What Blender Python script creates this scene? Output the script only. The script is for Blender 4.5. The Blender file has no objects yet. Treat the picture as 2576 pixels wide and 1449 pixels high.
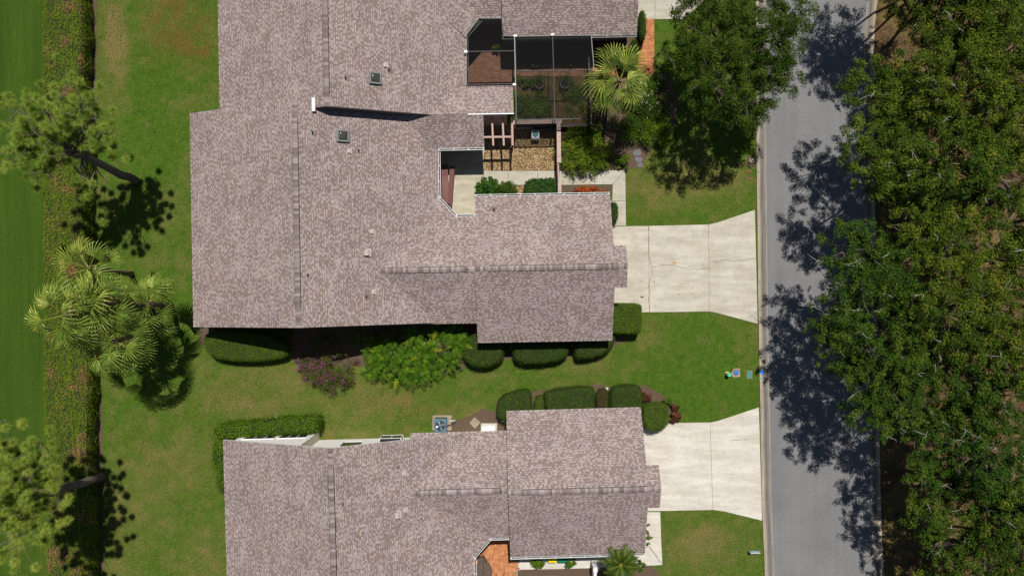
import bpy, math, random
import numpy as np
from mathutils import Vector, Matrix

# ------------------------------------------------------------------ camera, sky, sun, exposure
sc = bpy.context.scene
C = sc.collection
CAM_H = 47.0                       # drone height above the lawn, metres
F = 1717.0                         # focal length in pixels of the 2576 x 1449 view I measured in
cam_d = bpy.data.cameras.new('camera'); cam = bpy.data.objects.new('camera', cam_d); C.objects.link(cam)
cam_d.sensor_width = 36.0; cam_d.lens = 36.0 * F / 2576.0
cam_d.clip_start = 0.5; cam_d.clip_end = 2000
cam.location = (0, 0, CAM_H); cam.rotation_euler = (0, 0, 0)
sc.camera = cam

SH = Vector((-0.06, -0.49, -1.0))              # a shadow runs this far (x, y) per metre of height
sun_dir = -SH.normalized()
elev = math.asin(sun_dir.z); azim = math.atan2(sun_dir.x, sun_dir.y)
w = bpy.data.worlds.new('World'); sc.world = w; w.use_nodes = True
nt = w.node_tree; bg = nt.nodes['Background']
sky = nt.nodes.new('ShaderNodeTexSky'); sky.sky_type = 'NISHITA'; sky.sun_disc = False
sky.sun_elevation = elev; sky.sun_rotation = azim; sky.altitude = 10; sky.air_density = 1.0; sky.dust_density = 0.6
nt.links.new(sky.outputs[0], bg.inputs[0]); bg.inputs[1].default_value = 0.05
sun_d = bpy.data.lights.new('sun', 'SUN'); sun = bpy.data.objects.new('sun', sun_d); C.objects.link(sun)
sun_d.energy = 4.95; sun_d.angle = math.radians(0.55); sun_d.color = (1.0, 0.95, 0.87)
sun.rotation_euler = SH.to_track_quat('-Z', 'Y').to_euler(); sun.location = (0, 0, 60)
vs = sc.view_settings
vs.view_transform = 'Standard'; vs.look = 'None'; vs.gamma = 1; vs.exposure = 0.0; vs.use_curve_mapping = False

rng = np.random.default_rng(7)
random.seed(7)

# ------------------------------------------------------------------ helpers
def P(px, py, h=0.0):
    """a point seen at (px, py) that stands h metres above the lawn"""
    return np.array([(px - 1288) * (CAM_H - h) / F, -(py - 724.5) * (CAM_H - h) / F, h])
def PX(n): return n * CAM_H / F

def tag(o, label=None, cat=None, group=None, kind=None):
    if label: o['label'] = label
    if cat: o['category'] = cat
    if group: o['group'] = group
    if kind: o['kind'] = kind
    return o
def thing(name, label, cat, loc=(0, 0, 0), rz=0.0, group=None):
    o = bpy.data.objects.new(name, None); C.objects.link(o)
    o.empty_display_size = 0.3
    o.location = tuple(loc); o.rotation_euler = (0, 0, rz)
    return tag(o, label, cat, group)

class MB:
    """collects geometry for ONE mesh"""
    def __init__(s): s.v = []; s.f = []; s.a = []
    def add(s, vs_, fs, a=None):
        n = len(s.v); s.v += [tuple(map(float, p)) for p in vs_]
        s.f += [tuple(i + n for i in f) for f in fs]
        if a is not None: s.a += [a] * len(fs)
        return s
    def box(s, x0, x1, y0, y1, z0, z1, a=None):
        return s.add([(x0,y0,z0),(x1,y0,z0),(x1,y1,z0),(x0,y1,z0),(x0,y0,z1),(x1,y0,z1),(x1,y1,z1),(x0,y1,z1)],
                     [(0,3,2,1),(4,5,6,7),(0,1,5,4),(1,2,6,5),(2,3,7,6),(3,0,4,7)], a)
    def bevbox(s, x0, x1, y0, y1, z0, z1, b=0.02):
        p = lambda x0,x1,y0,y1: [(x0,y0),(x1,y0),(x1,y1),(x0,y1)]
        def ring(x0,x1,y0,y1,c): return [(x0+c,y0),(x1-c,y0),(x1,y0+c),(x1,y1-c),(x1-c,y1),(x0+c,y1),(x0,y1-c),(x0,y0+c)]
        r0 = ring(x0,x1,y0,y1,b); r1 = ring(x0+b,x1-b,y0+b,y1-b,b*0.6)
        vs_ = [(x,y,z0) for x,y in r0]+[(x,y,z1-b) for x,y in r0]+[(x,y,z1) for x,y in r1]
        fs = []
        for k in (0, 8):
            for i in range(8): j=(i+1)%8; fs.append((k+i,k+j,k+8+j,k+8+i))
        fs.append(tuple(range(16,24))); fs.append(tuple(reversed(range(8))))
        return s.add(vs_, fs)
    def prism(s, poly, z0, z1, a=None):
        n = len(poly)
        vs_ = [(p[0],p[1],z0) for p in poly]+[(p[0],p[1],z1) for p in poly]
        ar = sum(poly[i][0]*poly[(i+1)%n][1]-poly[(i+1)%n][0]*poly[i][1] for i in range(n))
        fs = [tuple(reversed(range(n))), tuple(range(n,2*n))]+[(i,(i+1)%n,n+(i+1)%n,n+i) for i in range(n)]
        if ar < 0: fs = [tuple(reversed(f)) for f in fs]
        return s.add(vs_, fs, a)
    def extr(s, prof, axis, t0, t1):
        """prof: (a, z) points; swept along 'x' or 'y'"""
        n = len(prof)
        if axis == 'y': vs_ = [(a,t0,z) for a,z in prof]+[(a,t1,z) for a,z in prof]
        else: vs_ = [(t0,a,z) for a,z in prof]+[(t1,a,z) for a,z in prof]
        fs = [tuple(range(n)), tuple(reversed(range(n,2*n)))]+[(i,n+i,n+(i+1)%n,(i+1)%n) for i in range(n)]
        return s.add(vs_, fs)
    def beam(s, p, q, w_, h_, up=(0,0,1)):
        p = Vector(p); q = Vector(q); d = (q-p).normalized(); u = Vector(up)
        x = d.cross(u)
        if x.length < 1e-4: x = d.cross(Vector((1,0,0)))
        x.normalize(); y = x.cross(d).normalized()
        x *= w_/2; y *= h_/2
        return s.add([p-x-y,p+x-y,p+x+y,p-x+y,q-x-y,q+x-y,q+x+y,q-x+y],
                     [(0,3,2,1),(4,5,6,7),(0,1,5,4),(1,2,6,5),(2,3,7,6),(3,0,4,7)])
    def tube(s, pts, rad, n=7, cap=True):
        pts = [Vector(p) for p in pts]; rings = []
        ref = Vector((0.31, 0.17, 0.94))
        base = len(s.v)
        for i, p in enumerate(pts):
            d = (pts[min(i+1,len(pts)-1)]-pts[max(i-1,0)]).normalized()
            x = d.cross(ref)
            if x.length < 1e-3: x = d.cross(Vector((1,0,0)))
            x.normalize(); y = d.cross(x)
            r = rad[i] if hasattr(rad,'__len__') else rad
            for k in range(n):
                a = 2*math.pi*k/n; s.v.append(tuple(p+x*(r*math.cos(a))+y*(r*math.sin(a))))
        for i in range(len(pts)-1):
            for k in range(n):
                s.f.append((base+i*n+k, base+i*n+(k+1)%n, base+(i+1)*n+(k+1)%n, base+(i+1)*n+k))
        if cap:
            s.f.append(tuple(base+k for k in reversed(range(n))))
            s.f.append(tuple(base+(len(pts)-1)*n+k for k in range(n)))
        return s
    def lathe(s, prof, n=16, c=(0,0,0)):
        """prof: (r, z)"""
        vs_ = []; fs = []
        for r, z in prof:
            for k in range(n):
                a = 2*math.pi*k/n; vs_.append((c[0]+r*math.cos(a), c[1]+r*math.sin(a), c[2]+z))
        for i in range(len(prof)-1):
            for k in range(n): fs.append((i*n+k, i*n+(k+1)%n, (i+1)*n+(k+1)%n, (i+1)*n+k))
        fs.append(tuple(reversed(range(n)))); fs.append(tuple((len(prof)-1)*n+k for k in range(n)))
        return s.add(vs_, fs)
    def shift(s, d):
        s.v = [(p[0]+d[0], p[1]+d[1], p[2]+d[2]) for p in s.v]; return s
    def build(s, name, m, parent=None, smooth=False, off=None):
        me = bpy.data.meshes.new(name)
        if off is not None: s.shift((-off[0], -off[1], -off[2]))
        me.from_pydata(s.v, [], s.f); me.update()
        if s.a:
            at = me.attributes.new('tint', 'FLOAT', 'FACE'); at.data.foreach_set('value', np.array(s.a, dtype=np.float32))
        if smooth: me.polygons.foreach_set('use_smooth', [True]*len(me.polygons))
        return link(name, me, m, parent)

def link(name, me, m, parent=None):
    if m is not None and len(me.materials) == 0: me.materials.append(m)
    o = bpy.data.objects.new(name, me); C.objects.link(o)
    if parent is not None: o.parent = parent
    return o

def np_mesh(name, V, Fc, m, parent=None, tint=None, tint2=None, off=None):
    """fast mesh from arrays; Fc is (M, k), tint is one value per face"""
    V = np.asarray(V, dtype=np.float32).copy(); Fc = np.asarray(Fc, dtype=np.int32)
    if off is not None: V -= np.array([off[0], off[1], off[2]], dtype=np.float32)
    me = bpy.data.meshes.new(name); k = Fc.shape[1]
    me.vertices.add(len(V)); me.vertices.foreach_set('co', V.ravel())
    me.loops.add(Fc.size); me.loops.foreach_set('vertex_index', Fc.ravel())
    me.polygons.add(len(Fc)); me.polygons.foreach_set('loop_start', np.arange(0, Fc.size, k, dtype=np.int32))
    if tint is not None:
        at = me.attributes.new('tint', 'FLOAT', 'FACE'); at.data.foreach_set('value', np.asarray(tint, dtype=np.float32))
    if tint2 is not None:
        at = me.attributes.new('tint2', 'FLOAT', 'FACE'); at.data.foreach_set('value', np.asarray(tint2, dtype=np.float32))
    me.polygons.foreach_set('use_smooth', np.zeros(len(Fc), dtype=bool)); me.update(calc_edges=True)
    return link(name, me, m, parent)

def vnoise(x, y, scale, seed):
    """smooth value noise in [0, 1]"""
    r = np.random.default_rng(seed); N = 256; g = r.random((N, N))
    xs = np.asarray(x)/scale + 1000; ys = np.asarray(y)/scale + 1000
    xi = np.floor(xs).astype(int); yi = np.floor(ys).astype(int); fx = xs-xi; fy = ys-yi
    fx = fx*fx*(3-2*fx); fy = fy*fy*(3-2*fy); i0 = xi % N; j0 = yi % N; i1 = (i0+1) % N; j1 = (j0+1) % N
    return g[i0,j0]*(1-fx)*(1-fy)+g[i1,j0]*fx*(1-fy)+g[i0,j1]*(1-fx)*fy+g[i1,j1]*fx*fy
def fbm(x, y, scale, seed, oct_=4):
    s = 0; a = 0.5; t = 0
    for i in range(oct_): s = s+a*vnoise(x, y, scale/2**i, seed+i); t += a; a *= 0.55
    return s/t

# ------------------------------------------------------------------ materials
def new_mat(name):
    m = bpy.data.materials.new(name); m.use_nodes = True
    nt_ = m.node_tree; b = nt_.nodes['Principled BSDF']
    return m, nt_, b
def N(nt_, t, **kw):
    n = nt_.nodes.new(t)
    for k, v in kw.items():
        if k.startswith('i_'): n.inputs[int(k[2:])].default_value = v
        else: setattr(n, k, v)
    return n
def ramp(nt_, stops, interp='LINEAR'):
    n = nt_.nodes.new('ShaderNodeValToRGB'); cr = n.color_ramp; cr.interpolation = interp
    while len(cr.elements) < len(stops): cr.elements.new(0.5)
    for e, (p, c) in zip(cr.elements, stops): e.position = p; e.color = (*c, 1)
    return n
def pos(nt_): return N(nt_, 'ShaderNodeNewGeometry').outputs['Position']
def noise(nt_, scale, detail=4, rough=0.6, vec=None):
    n = N(nt_, 'ShaderNodeTexNoise'); n.inputs['Scale'].default_value = scale
    n.inputs['Detail'].default_value = detail; n.inputs['Roughness'].default_value = rough
    nt_.links.new(vec if vec is not None else pos(nt_), n.inputs['Vector']); return n.outputs['Fac']
def mix(nt_, fac, a, b, blend='MIX'):
    n = N(nt_, 'ShaderNodeMix', data_type='RGBA', blend_type=blend)
    for sock, v in ((n.inputs[0], fac), (n.inputs[6], a), (n.inputs[7], b)):
        if hasattr(v, 'links'): nt_.links.new(v, sock)
        elif isinstance(v, (int, float)): sock.default_value = v
        else: sock.default_value = (*v, 1)
    return n.outputs[2]
def bump(nt_, b, h, strength=0.4, dist=0.02):
    n = N(nt_, 'ShaderNodeBump'); n.inputs['Strength'].default_value = strength; n.inputs['Distance'].default_value = dist
    nt_.links.new(h, n.inputs['Height']); nt_.links.new(n.outputs[0], b.inputs['Normal'])
def attr(nt_, name='tint'): return N(nt_, 'ShaderNodeAttribute', attribute_name=name).outputs['Fac']

def m_plain(name, col, rough=0.7, var=0.15, scale=6.0, bmp=0.0, metal=0.0, dirt=None):
    m, t, b = new_mat(name)
    n1 = noise(t, scale, 5); lo = tuple(c*(1-var) for c in col); hi = tuple(min(1, c*(1+var)) for c in col)
    r = ramp(t, [(0.3, lo), (0.7, hi)]); t.links.new(n1, r.inputs[0]); out = r.outputs[0]
    if dirt:
        n2 = noise(t, scale*0.35, 6, 0.7); r2 = ramp(t, [(0.5, (0,0,0)), (0.72, (1,1,1))]); t.links.new(n2, r2.inputs[0])
        out = mix(t, r2.outputs[0], out, dirt)
    t.links.new(out, b.inputs['Base Color']); b.inputs['Roughness'].default_value = rough; b.inputs['Metallic'].default_value = metal
    if bmp: bump(t, b, noise(t, scale*8, 4), bmp)
    return m
def m_tint(name, stops, rough=0.75, spec=0.3, bmp=0.0, interp='LINEAR', trans=0.0, speck=0.0, gloss=None):
    """colour from the per-piece attribute 'tint'; optional light passing through leaves"""
    m, t, b = new_mat(name)
    r = ramp(t, stops, interp); t.links.new(attr(t), r.inputs[0]); out = r.outputs[0]
    if speck:
        n1 = noise(t, 14, 3); r1 = ramp(t, [(0.3, (1-speck,)*3), (0.7, (1+speck*0.6,)*3)]); t.links.new(n1, r1.inputs[0])
        out = mix(t, 1.0, out, r1.outputs[0], 'MULTIPLY')
        n6 = noise(t, 0.45, 6, 0.7); r6 = ramp(t, [(0.32, (0.88,0.885,0.89)), (0.65, (1.06,1.05,1.04))]); t.links.new(n6, r6.inputs[0]); out = mix(t, 1.0, out, r6.outputs[0], 'MULTIPLY')
    if trans:
        oi = N(t, 'ShaderNodeObjectInfo'); r7 = ramp(t, [(0.0, (0.88,0.95,1.0)), (0.5, (1.0,1.0,1.0)), (1.0, (1.12,1.05,0.97))]); t.links.new(oi.outputs['Random'], r7.inputs[0]); out = mix(t, 1.0, out, r7.outputs[0], 'MULTIPLY')
    t.links.new(out, b.inputs['Base Color']); b.inputs['Roughness'].default_value = rough
    b.inputs['Specular IOR Level'].default_value = spec
    if bmp: bump(t, b, noise(t, 90, 3), bmp, 0.01)
    if trans:
        tr = N(t, 'ShaderNodeBsdfTranslucent'); sat = mix(t, 1.0, out, (1.25, 1.2, 0.5), 'MULTIPLY'); t.links.new(sat, tr.inputs[0])
        ms = N(t, 'ShaderNodeMixShader'); ms.inputs[0].default_value = trans
        t.links.new(b.outputs[0], ms.inputs[1]); t.links.new(tr.outputs[0], ms.inputs[2])
        t.links.new(ms.outputs[0], t.nodes['Material Output'].inputs[0])
    return m
def m_rand(name, stops, rough=0.8, bmp=0.0):
    """colour from the object's own random number: alike pieces that share a mesh"""
    m, t, b = new_mat(name)
    oi = N(t, 'ShaderNodeObjectInfo'); r = ramp(t, stops); t.links.new(oi.outputs['Random'], r.inputs[0])
    n1 = noise(t, 30, 4); r1 = ramp(t, [(0.3, (0.85,)*3), (0.7, (1.1,)*3)]); t.links.new(n1, r1.inputs[0])
    t.links.new(mix(t, 1.0, r.outputs[0], r1.outputs[0], 'MULTIPLY'), b.inputs['Base Color'])
    b.inputs['Roughness'].default_value = rough
    if bmp: bump(t, b, noise(t, 80, 3), bmp, 0.01)
    return m

M = {}
SHK = [(0.0, (0.176,0.131,0.118)), (0.33, (0.217,0.166,0.152)), (0.6, (0.28,0.227,0.217)), (0.88, (0.375,0.318,0.315)), (1.0, (0.45,0.38,0.26))]
M['shingle'] = m_tint('asphalt_shingle', SHK, rough=0.9, spec=0.15, bmp=0.25, speck=0.10)
M['cap'] = m_rand('ridge_shingle', [(0.0, (0.14,0.108,0.098)), (0.45, (0.21,0.168,0.158)), (1.0, (0.33,0.28,0.27))], 0.9, 0.3)
M['vent_black'] = m_plain('black_plastic', (0.012,0.012,0.014), 0.6)
M['fascia'] = m_plain('painted_fascia', (0.62,0.62,0.60), 0.6, 0.08, 4)
M['fascia_tan'] = m_plain('tan_fascia', (0.30,0.24,0.20), 0.7, 0.1, 4)
M['gutter'] = m_plain('white_gutter_metal', (0.78,0.79,0.78), 0.35, 0.06, 8)
M['gutter_dark'] = m_plain('bronze_gutter_metal', (0.05,0.055,0.055), 0.4, 0.1, 8)
M['silt'] = m_plain('gutter_silt', (0.035,0.04,0.038), 0.9, 0.5, 14)
M['white_wall'] = m_plain('white_stucco', (0.83,0.81,0.79), 0.9, 0.04, 3, 0.15)
M['pink_wall'] = m_plain('pink_beige_stucco', (0.42,0.29,0.245), 0.9, 0.08, 3, 0.25, dirt=(0.33,0.22,0.185))
M['party'] = m_plain('shade_dark_flashing', (0.05,0.045,0.045), 0.8, 0.2, 6)  # flashing on the party wall step; the shade on it is put into this colour
M['pink_cap'] = m_plain('pink_painted_coping', (0.44,0.32,0.275), 0.75, 0.14, 12, 0.2, dirt=(0.30,0.21,0.17))
M['wood_pink'] = m_plain('pink_painted_timber', (0.40,0.27,0.225), 0.7, 0.18, 16, 0.2)
M['siding'] = m_plain('cream_siding', (0.72,0.64,0.53), 0.8, 0.10, 6)
M['glass'] = m_plain('dark_window_glass', (0.02,0.022,0.025), 0.08, 0.1)
M['white_paint'] = m_plain('white_paint', (0.8,0.8,0.79), 0.45, 0.05)
M['dome'] = m_plain('bronze_acrylic_dome', (0.055,0.05,0.04), 0.12, 0.2, 3)
M['sky_frame'] = m_plain('grey_aluminium_frame', (0.17,0.19,0.18), 0.45, 0.1, 10, metal=0.3)
M['vent_tan'] = m_plain('tan_painted_metal', (0.42,0.35,0.33), 0.6, 0.08)
M['lead'] = m_plain('lead_flashing', (0.13,0.13,0.135), 0.6, 0.2, 12)
M['flash'] = m_plain('galvanised_flashing', (0.55,0.58,0.60), 0.4, 0.1, 8, metal=0.2)
M['red_wood'] = m_plain('oxblood_stained_boards', (0.125,0.028,0.026), 0.6, 0.3, 18, 0.3)
M['alu'] = m_plain('dull_aluminium', (0.12,0.13,0.13), 0.55, 0.12, 8)
M['alu_dark'] = m_plain('bronze_aluminium', (0.05,0.055,0.055), 0.5, 0.12, 8)
M['ac_blue'] = m_plain('blue_grey_enamel', (0.085,0.175,0.23), 0.4, 0.12, 8)
M['ac_grille'] = m_plain('grey_coil_fins', (0.10,0.09,0.085), 0.6, 0.2, 12)
M['ac_dark'] = m_plain('dark_fan_well', (0.02,0.03,0.035), 0.5, 0.2)
M['blade'] = m_plain('bare_aluminium_blade', (0.55,0.57,0.58), 0.25, 0.05, metal=0.6)
M['pvc'] = m_plain('white_pvc', (0.78,0.78,0.76), 0.4, 0.04)
M['pipe_black'] = m_plain('black_insulated_line', (0.02,0.02,0.02), 0.8)
M['green_lid'] = m_plain('green_plastic_lid', (0.045,0.19,0.165), 0.55, 0.15, 8)
M['blue_paint'] = m_plain('blue_marking_paint', (0.0,0.16,0.75), 0.6, 0.05)
M['pale_blue'] = m_plain('faded_blue_marking', (0.16,0.34,0.40), 0.8, 0.2, 12)
M['aqua'] = m_plain('aqua_green_enamel', (0.07,0.46,0.30), 0.45, 0.08)
M['yellow_cast'] = m_plain('pale_yellow_enamel', (0.72,0.58,0.22), 0.5, 0.08)
M['yellow'] = m_plain('yellow_plastic', (0.82,0.62,0.0), 0.4, 0.05)
M['green_plastic'] = m_plain('dark_green_plastic', (0.0,0.16,0.075), 0.4, 0.05)
M['sling'] = m_plain('brown_sling_fabric', (0.10,0.068,0.052), 0.8, 0.15, 30)
M['bronze'] = m_plain('dark_bronze_tube', (0.035,0.028,0.025), 0.5)
M['clay'] = m_plain('grey_brown_pot', (0.13,0.115,0.11), 0.8, 0.15, 10)
M['soil'] = m_plain('potting_soil', (0.05,0.035,0.028), 0.95, 0.4, 20, 0.4)
M['rust'] = m_plain('rust_stain', (0.42,0.25,0.10), 0.9, 0.25, 20)
M['crack'] = m_plain('open_crack', (0.10,0.09,0.08), 1.0, 0.3, 20)
M['sign_white'] = m_plain('white_corrugated_board', (0.78,0.80,0.82), 0.5, 0.04)
M['sign_blue'] = m_plain('pale_blue_print', (0.38,0.55,0.68), 0.5, 0.06)
M['sign_teal'] = m_plain('teal_print', (0.02,0.15,0.17), 0.5, 0.06)
M['bark'] = m_plain('grey_brown_bark', (0.115,0.088,0.072), 0.95, 0.4, 10, 0.8)
M['bark_pale'] = m_plain('pale_grey_bark', (0.34,0.31,0.28), 0.9, 0.3, 8, 0.5)
M['bark_pine'] = m_plain('purplish_pine_bark', (0.15,0.115,0.10), 0.95, 0.45, 7, 1.0)
M['palm_bark'] = m_plain('palm_trunk_fibre', (0.15,0.105,0.07), 0.95, 0.4, 12, 0.8)
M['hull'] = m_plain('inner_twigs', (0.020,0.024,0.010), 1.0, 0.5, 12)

def leafm(name, stops, tr=0.22, rough=0.55, spec=0.3): return m_tint(name, stops, rough, min(spec, 0.12), trans=tr)
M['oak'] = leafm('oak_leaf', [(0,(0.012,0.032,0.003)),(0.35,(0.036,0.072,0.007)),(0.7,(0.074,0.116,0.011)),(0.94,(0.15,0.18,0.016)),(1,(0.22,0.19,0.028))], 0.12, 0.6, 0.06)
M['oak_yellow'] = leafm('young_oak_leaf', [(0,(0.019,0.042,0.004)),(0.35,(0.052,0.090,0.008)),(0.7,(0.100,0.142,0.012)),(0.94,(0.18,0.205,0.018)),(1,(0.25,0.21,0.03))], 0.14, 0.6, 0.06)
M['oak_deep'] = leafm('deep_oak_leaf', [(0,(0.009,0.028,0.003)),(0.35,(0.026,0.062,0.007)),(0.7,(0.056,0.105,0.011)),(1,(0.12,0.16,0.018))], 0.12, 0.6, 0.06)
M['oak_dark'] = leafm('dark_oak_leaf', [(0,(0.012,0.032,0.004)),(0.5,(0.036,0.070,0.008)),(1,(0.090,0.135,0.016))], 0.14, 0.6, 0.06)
M['hedge'] = leafm('clipped_hedge_leaf', [(0,(0.020,0.050,0.004)),(0.5,(0.046,0.100,0.008)),(0.88,(0.080,0.145,0.012)),(0.96,(0.17,0.155,0.02)),(1,(0.32,0.19,0.06))], 0.25, 0.6, 0.15)
M['hedge_bright'] = leafm('bright_hedge_leaf', [(0,(0.038,0.082,0.005)),(0.5,(0.092,0.165,0.009)),(1,(0.18,0.255,0.015))], 0.28, 0.6, 0.15)
M['hedge_brown'] = leafm('bronzed_hedge_leaf', [(0,(0.04,0.038,0.010)),(0.5,(0.075,0.065,0.015)),(1,(0.12,0.085,0.02))])
M['ivy'] = leafm('hedge_top_leaf', [(0,(0.045,0.095,0.006)),(0.4,(0.13,0.21,0.012)),(0.70,(0.23,0.30,0.016)),(0.80,(0.30,0.21,0.06)),(1,(0.44,0.19,0.12))], 0.28, 0.65, 0.1)
M['fern'] = leafm('fern_leaf', [(0,(0.04,0.08,0.007)),(0.5,(0.12,0.19,0.012)),(1,(0.26,0.29,0.025))], 0.28, 0.6, 0.2)
M['glossy'] = leafm('glossy_green_leaf', [(0,(0.012,0.035,0.005)),(0.5,(0.030,0.082,0.010)),(1,(0.065,0.145,0.016))], 0.18, 0.45, 0.35)
M['redleaf'] = leafm('maroon_leaf', [(0,(0.06,0.012,0.012)),(0.5,(0.17,0.02,0.03)),(1,(0.32,0.05,0.08))])
M['rustleaf'] = leafm('rust_red_leaf', [(0,(0.05,0.03,0.012)),(0.5,(0.11,0.045,0.025)),(1,(0.24,0.075,0.05))])
M['magenta'] = leafm('magenta_bract', [(0,(0.28,0.03,0.20)),(1,(0.52,0.07,0.46))], 0.3)
M['boug'] = leafm('bougainvillea_leaf', [(0,(0.022,0.045,0.010)),(0.45,(0.055,0.095,0.012)),(0.68,(0.12,0.105,0.03)),(0.86,(0.17,0.08,0.05)),(1,(0.22,0.10,0.12))])
M['orange'] = leafm('red_orange_petal', [(0,(0.45,0.035,0.012)),(1,(0.75,0.11,0.02))], 0.3)
M['whitepetal'] = leafm('white_petal', [(0,(0.6,0.55,0.42)),(1,(0.8,0.78,0.7))], 0.2)
M['needle'] = leafm('pine_needle', [(0,(0.11,0.18,0.026)),(0.5,(0.28,0.39,0.065)),(1,(0.46,0.52,0.12))], 0.38, 0.6, 0.08)
M['fan'] = leafm('fan_palm_blade', [(0,(0.040,0.085,0.013)),(0.4,(0.13,0.195,0.028)),(0.8,(0.32,0.38,0.065)),(1,(0.52,0.53,0.18))], 0.22, 0.42, 0.12)
M['petiole'] = m_plain('yellow_green_stalk', (0.25,0.23,0.03), 0.5, 0.2, 10)
M['deadfrond'] = m_plain('dry_brown_frond', (0.16,0.105,0.06), 0.9, 0.3, 12)
M['pinnate'] = leafm('feather_palm_leaflet', [(0,(0.02,0.045,0.006)),(0.6,(0.055,0.095,0.010)),(1,(0.11,0.15,0.02))], 0.2, 0.45)
M['philo'] = leafm('philodendron_leaf', [(0,(0.022,0.068,0.004)),(0.5,(0.080,0.18,0.009)),(0.85,(0.17,0.29,0.014)),(1,(0.40,0.40,0.02))], 0.25, 0.5, 0.2)
M['gravel'] = m_tint('river_pebble', [(0,(0.05,0.035,0.02)),(0.22,(0.19,0.11,0.045)),(0.5,(0.43,0.27,0.09)),(0.75,(0.56,0.38,0.16)),(0.92,(0.55,0.50,0.40)),(1,(0.75,0.70,0.6))], 0.7)
M['brick_tan'] = m_tint('terracotta_paver', [(0,(0.34,0.125,0.05)),(0.5,(0.45,0.18,0.075)),(1,(0.56,0.26,0.12))], 0.85, bmp=0.2, speck=0.12)
M['brick_brown'] = m_tint('brown_paver', [(0,(0.24,0.11,0.065)),(0.5,(0.31,0.155,0.095)),(1,(0.38,0.20,0.13))], 0.85, bmp=0.2, speck=0.12)
M['grout'] = m_plain('pale_grout', (0.46,0.30,0.19), 0.95, 0.15, 8)
M['grout_dark'] = m_plain('dark_sand_joint', (0.12,0.075,0.05), 0.95, 0.2, 8)

def m_concrete(name, base, stain, dark):
    m, t, b = new_mat(name)
    n1 = noise(t, 0.55, 6, 0.65); r1 = ramp(t, [(0.35, stain), (0.62, base)]); t.links.new(n1, r1.inputs[0])
    n2 = noise(t, 2.3, 7, 0.75); r2 = ramp(t, [(0.5, (0,0,0)), (0.78, (0.85,0.85,0.85))]); t.links.new(n2, r2.inputs[0])
    c = mix(t, r2.outputs[0], r1.outputs[0], dark)
    st = N(t, 'ShaderNodeMapping'); st.inputs['Scale'].default_value = (0.22, 1.3, 1); t.links.new(pos(t), st.inputs['Vector'])
    n5 = noise(t, 1.3, 5, 0.65, st.outputs[0]); r5 = ramp(t, [(0.42, (0.86,0.85,0.83)), (0.6, (1.03,1.03,1.03))]); t.links.new(n5, r5.inputs[0]); c = mix(t, 1.0, c, r5.outputs[0], 'MULTIPLY')
    n3 = noise(t, 13, 4, 0.75); r3 = ramp(t, [(0.3, (0.90,)*3), (0.7, (1.08,)*3)]); t.links.new(n3, r3.inputs[0])
    t.links.new(mix(t, 1.0, c, r3.outputs[0], 'MULTIPLY'), b.inputs['Base Color'])
    b.inputs['Roughness'].default_value = 0.9; bump(t, b, n3, 0.15, 0.01)
    return m
M['drive'] = m_concrete('driveway_concrete', (0.52,0.49,0.425), (0.44,0.405,0.33), (0.34,0.32,0.275))
M['drive_white'] = m_concrete('pale_driveway_concrete', (0.60,0.565,0.515), (0.55,0.51,0.45), (0.42,0.39,0.34))
M['patio'] = m_concrete('patio_concrete', (0.47,0.44,0.35), (0.40,0.365,0.27), (0.30,0.275,0.20))
M['walk'] = m_concrete('walk_concrete', (0.46,0.44,0.38), (0.42,0.39,0.31), (0.33,0.31,0.25))
M['pad'] = m_concrete('weathered_pad_concrete', (0.34,0.285,0.21), (0.27,0.22,0.16), (0.19,0.15,0.11))
def m_curb():
    m, t, b = new_mat('curb_concrete')
    r = ramp(t, [(0.0, (0.36,0.315,0.25)), (0.35, (0.27,0.235,0.195)), (0.6, (0.125,0.115,0.108)), (0.8, (0.29,0.265,0.235)), (1.0, (0.36,0.33,0.285))]); t.links.new(attr(t), r.inputs[0])
    st = N(t, 'ShaderNodeMapping'); st.inputs['Scale'].default_value = (3.0, 0.25, 1); t.links.new(pos(t), st.inputs['Vector'])
    n1 = noise(t, 1.6, 5, 0.7, st.outputs[0]); r1 = ramp(t, [(0.3, (0.62,0.60,0.58)), (0.55, (1.0,0.98,0.95)), (0.8, (1.2,1.16,1.1))]); t.links.new(n1, r1.inputs[0])
    t.links.new(mix(t, 1.0, r.outputs[0], r1.outputs[0], 'MULTIPLY'), b.inputs['Base Color']); b.inputs['Roughness'].default_value = 0.9
    bump(t, b, noise(t, 30, 3), 0.2, 0.01); return m
M['curb'] = m_curb()
M['slate'] = m_concrete('grey_stepping_stone', (0.17,0.17,0.18), (0.12,0.12,0.13), (0.08,0.08,0.085))

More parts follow.
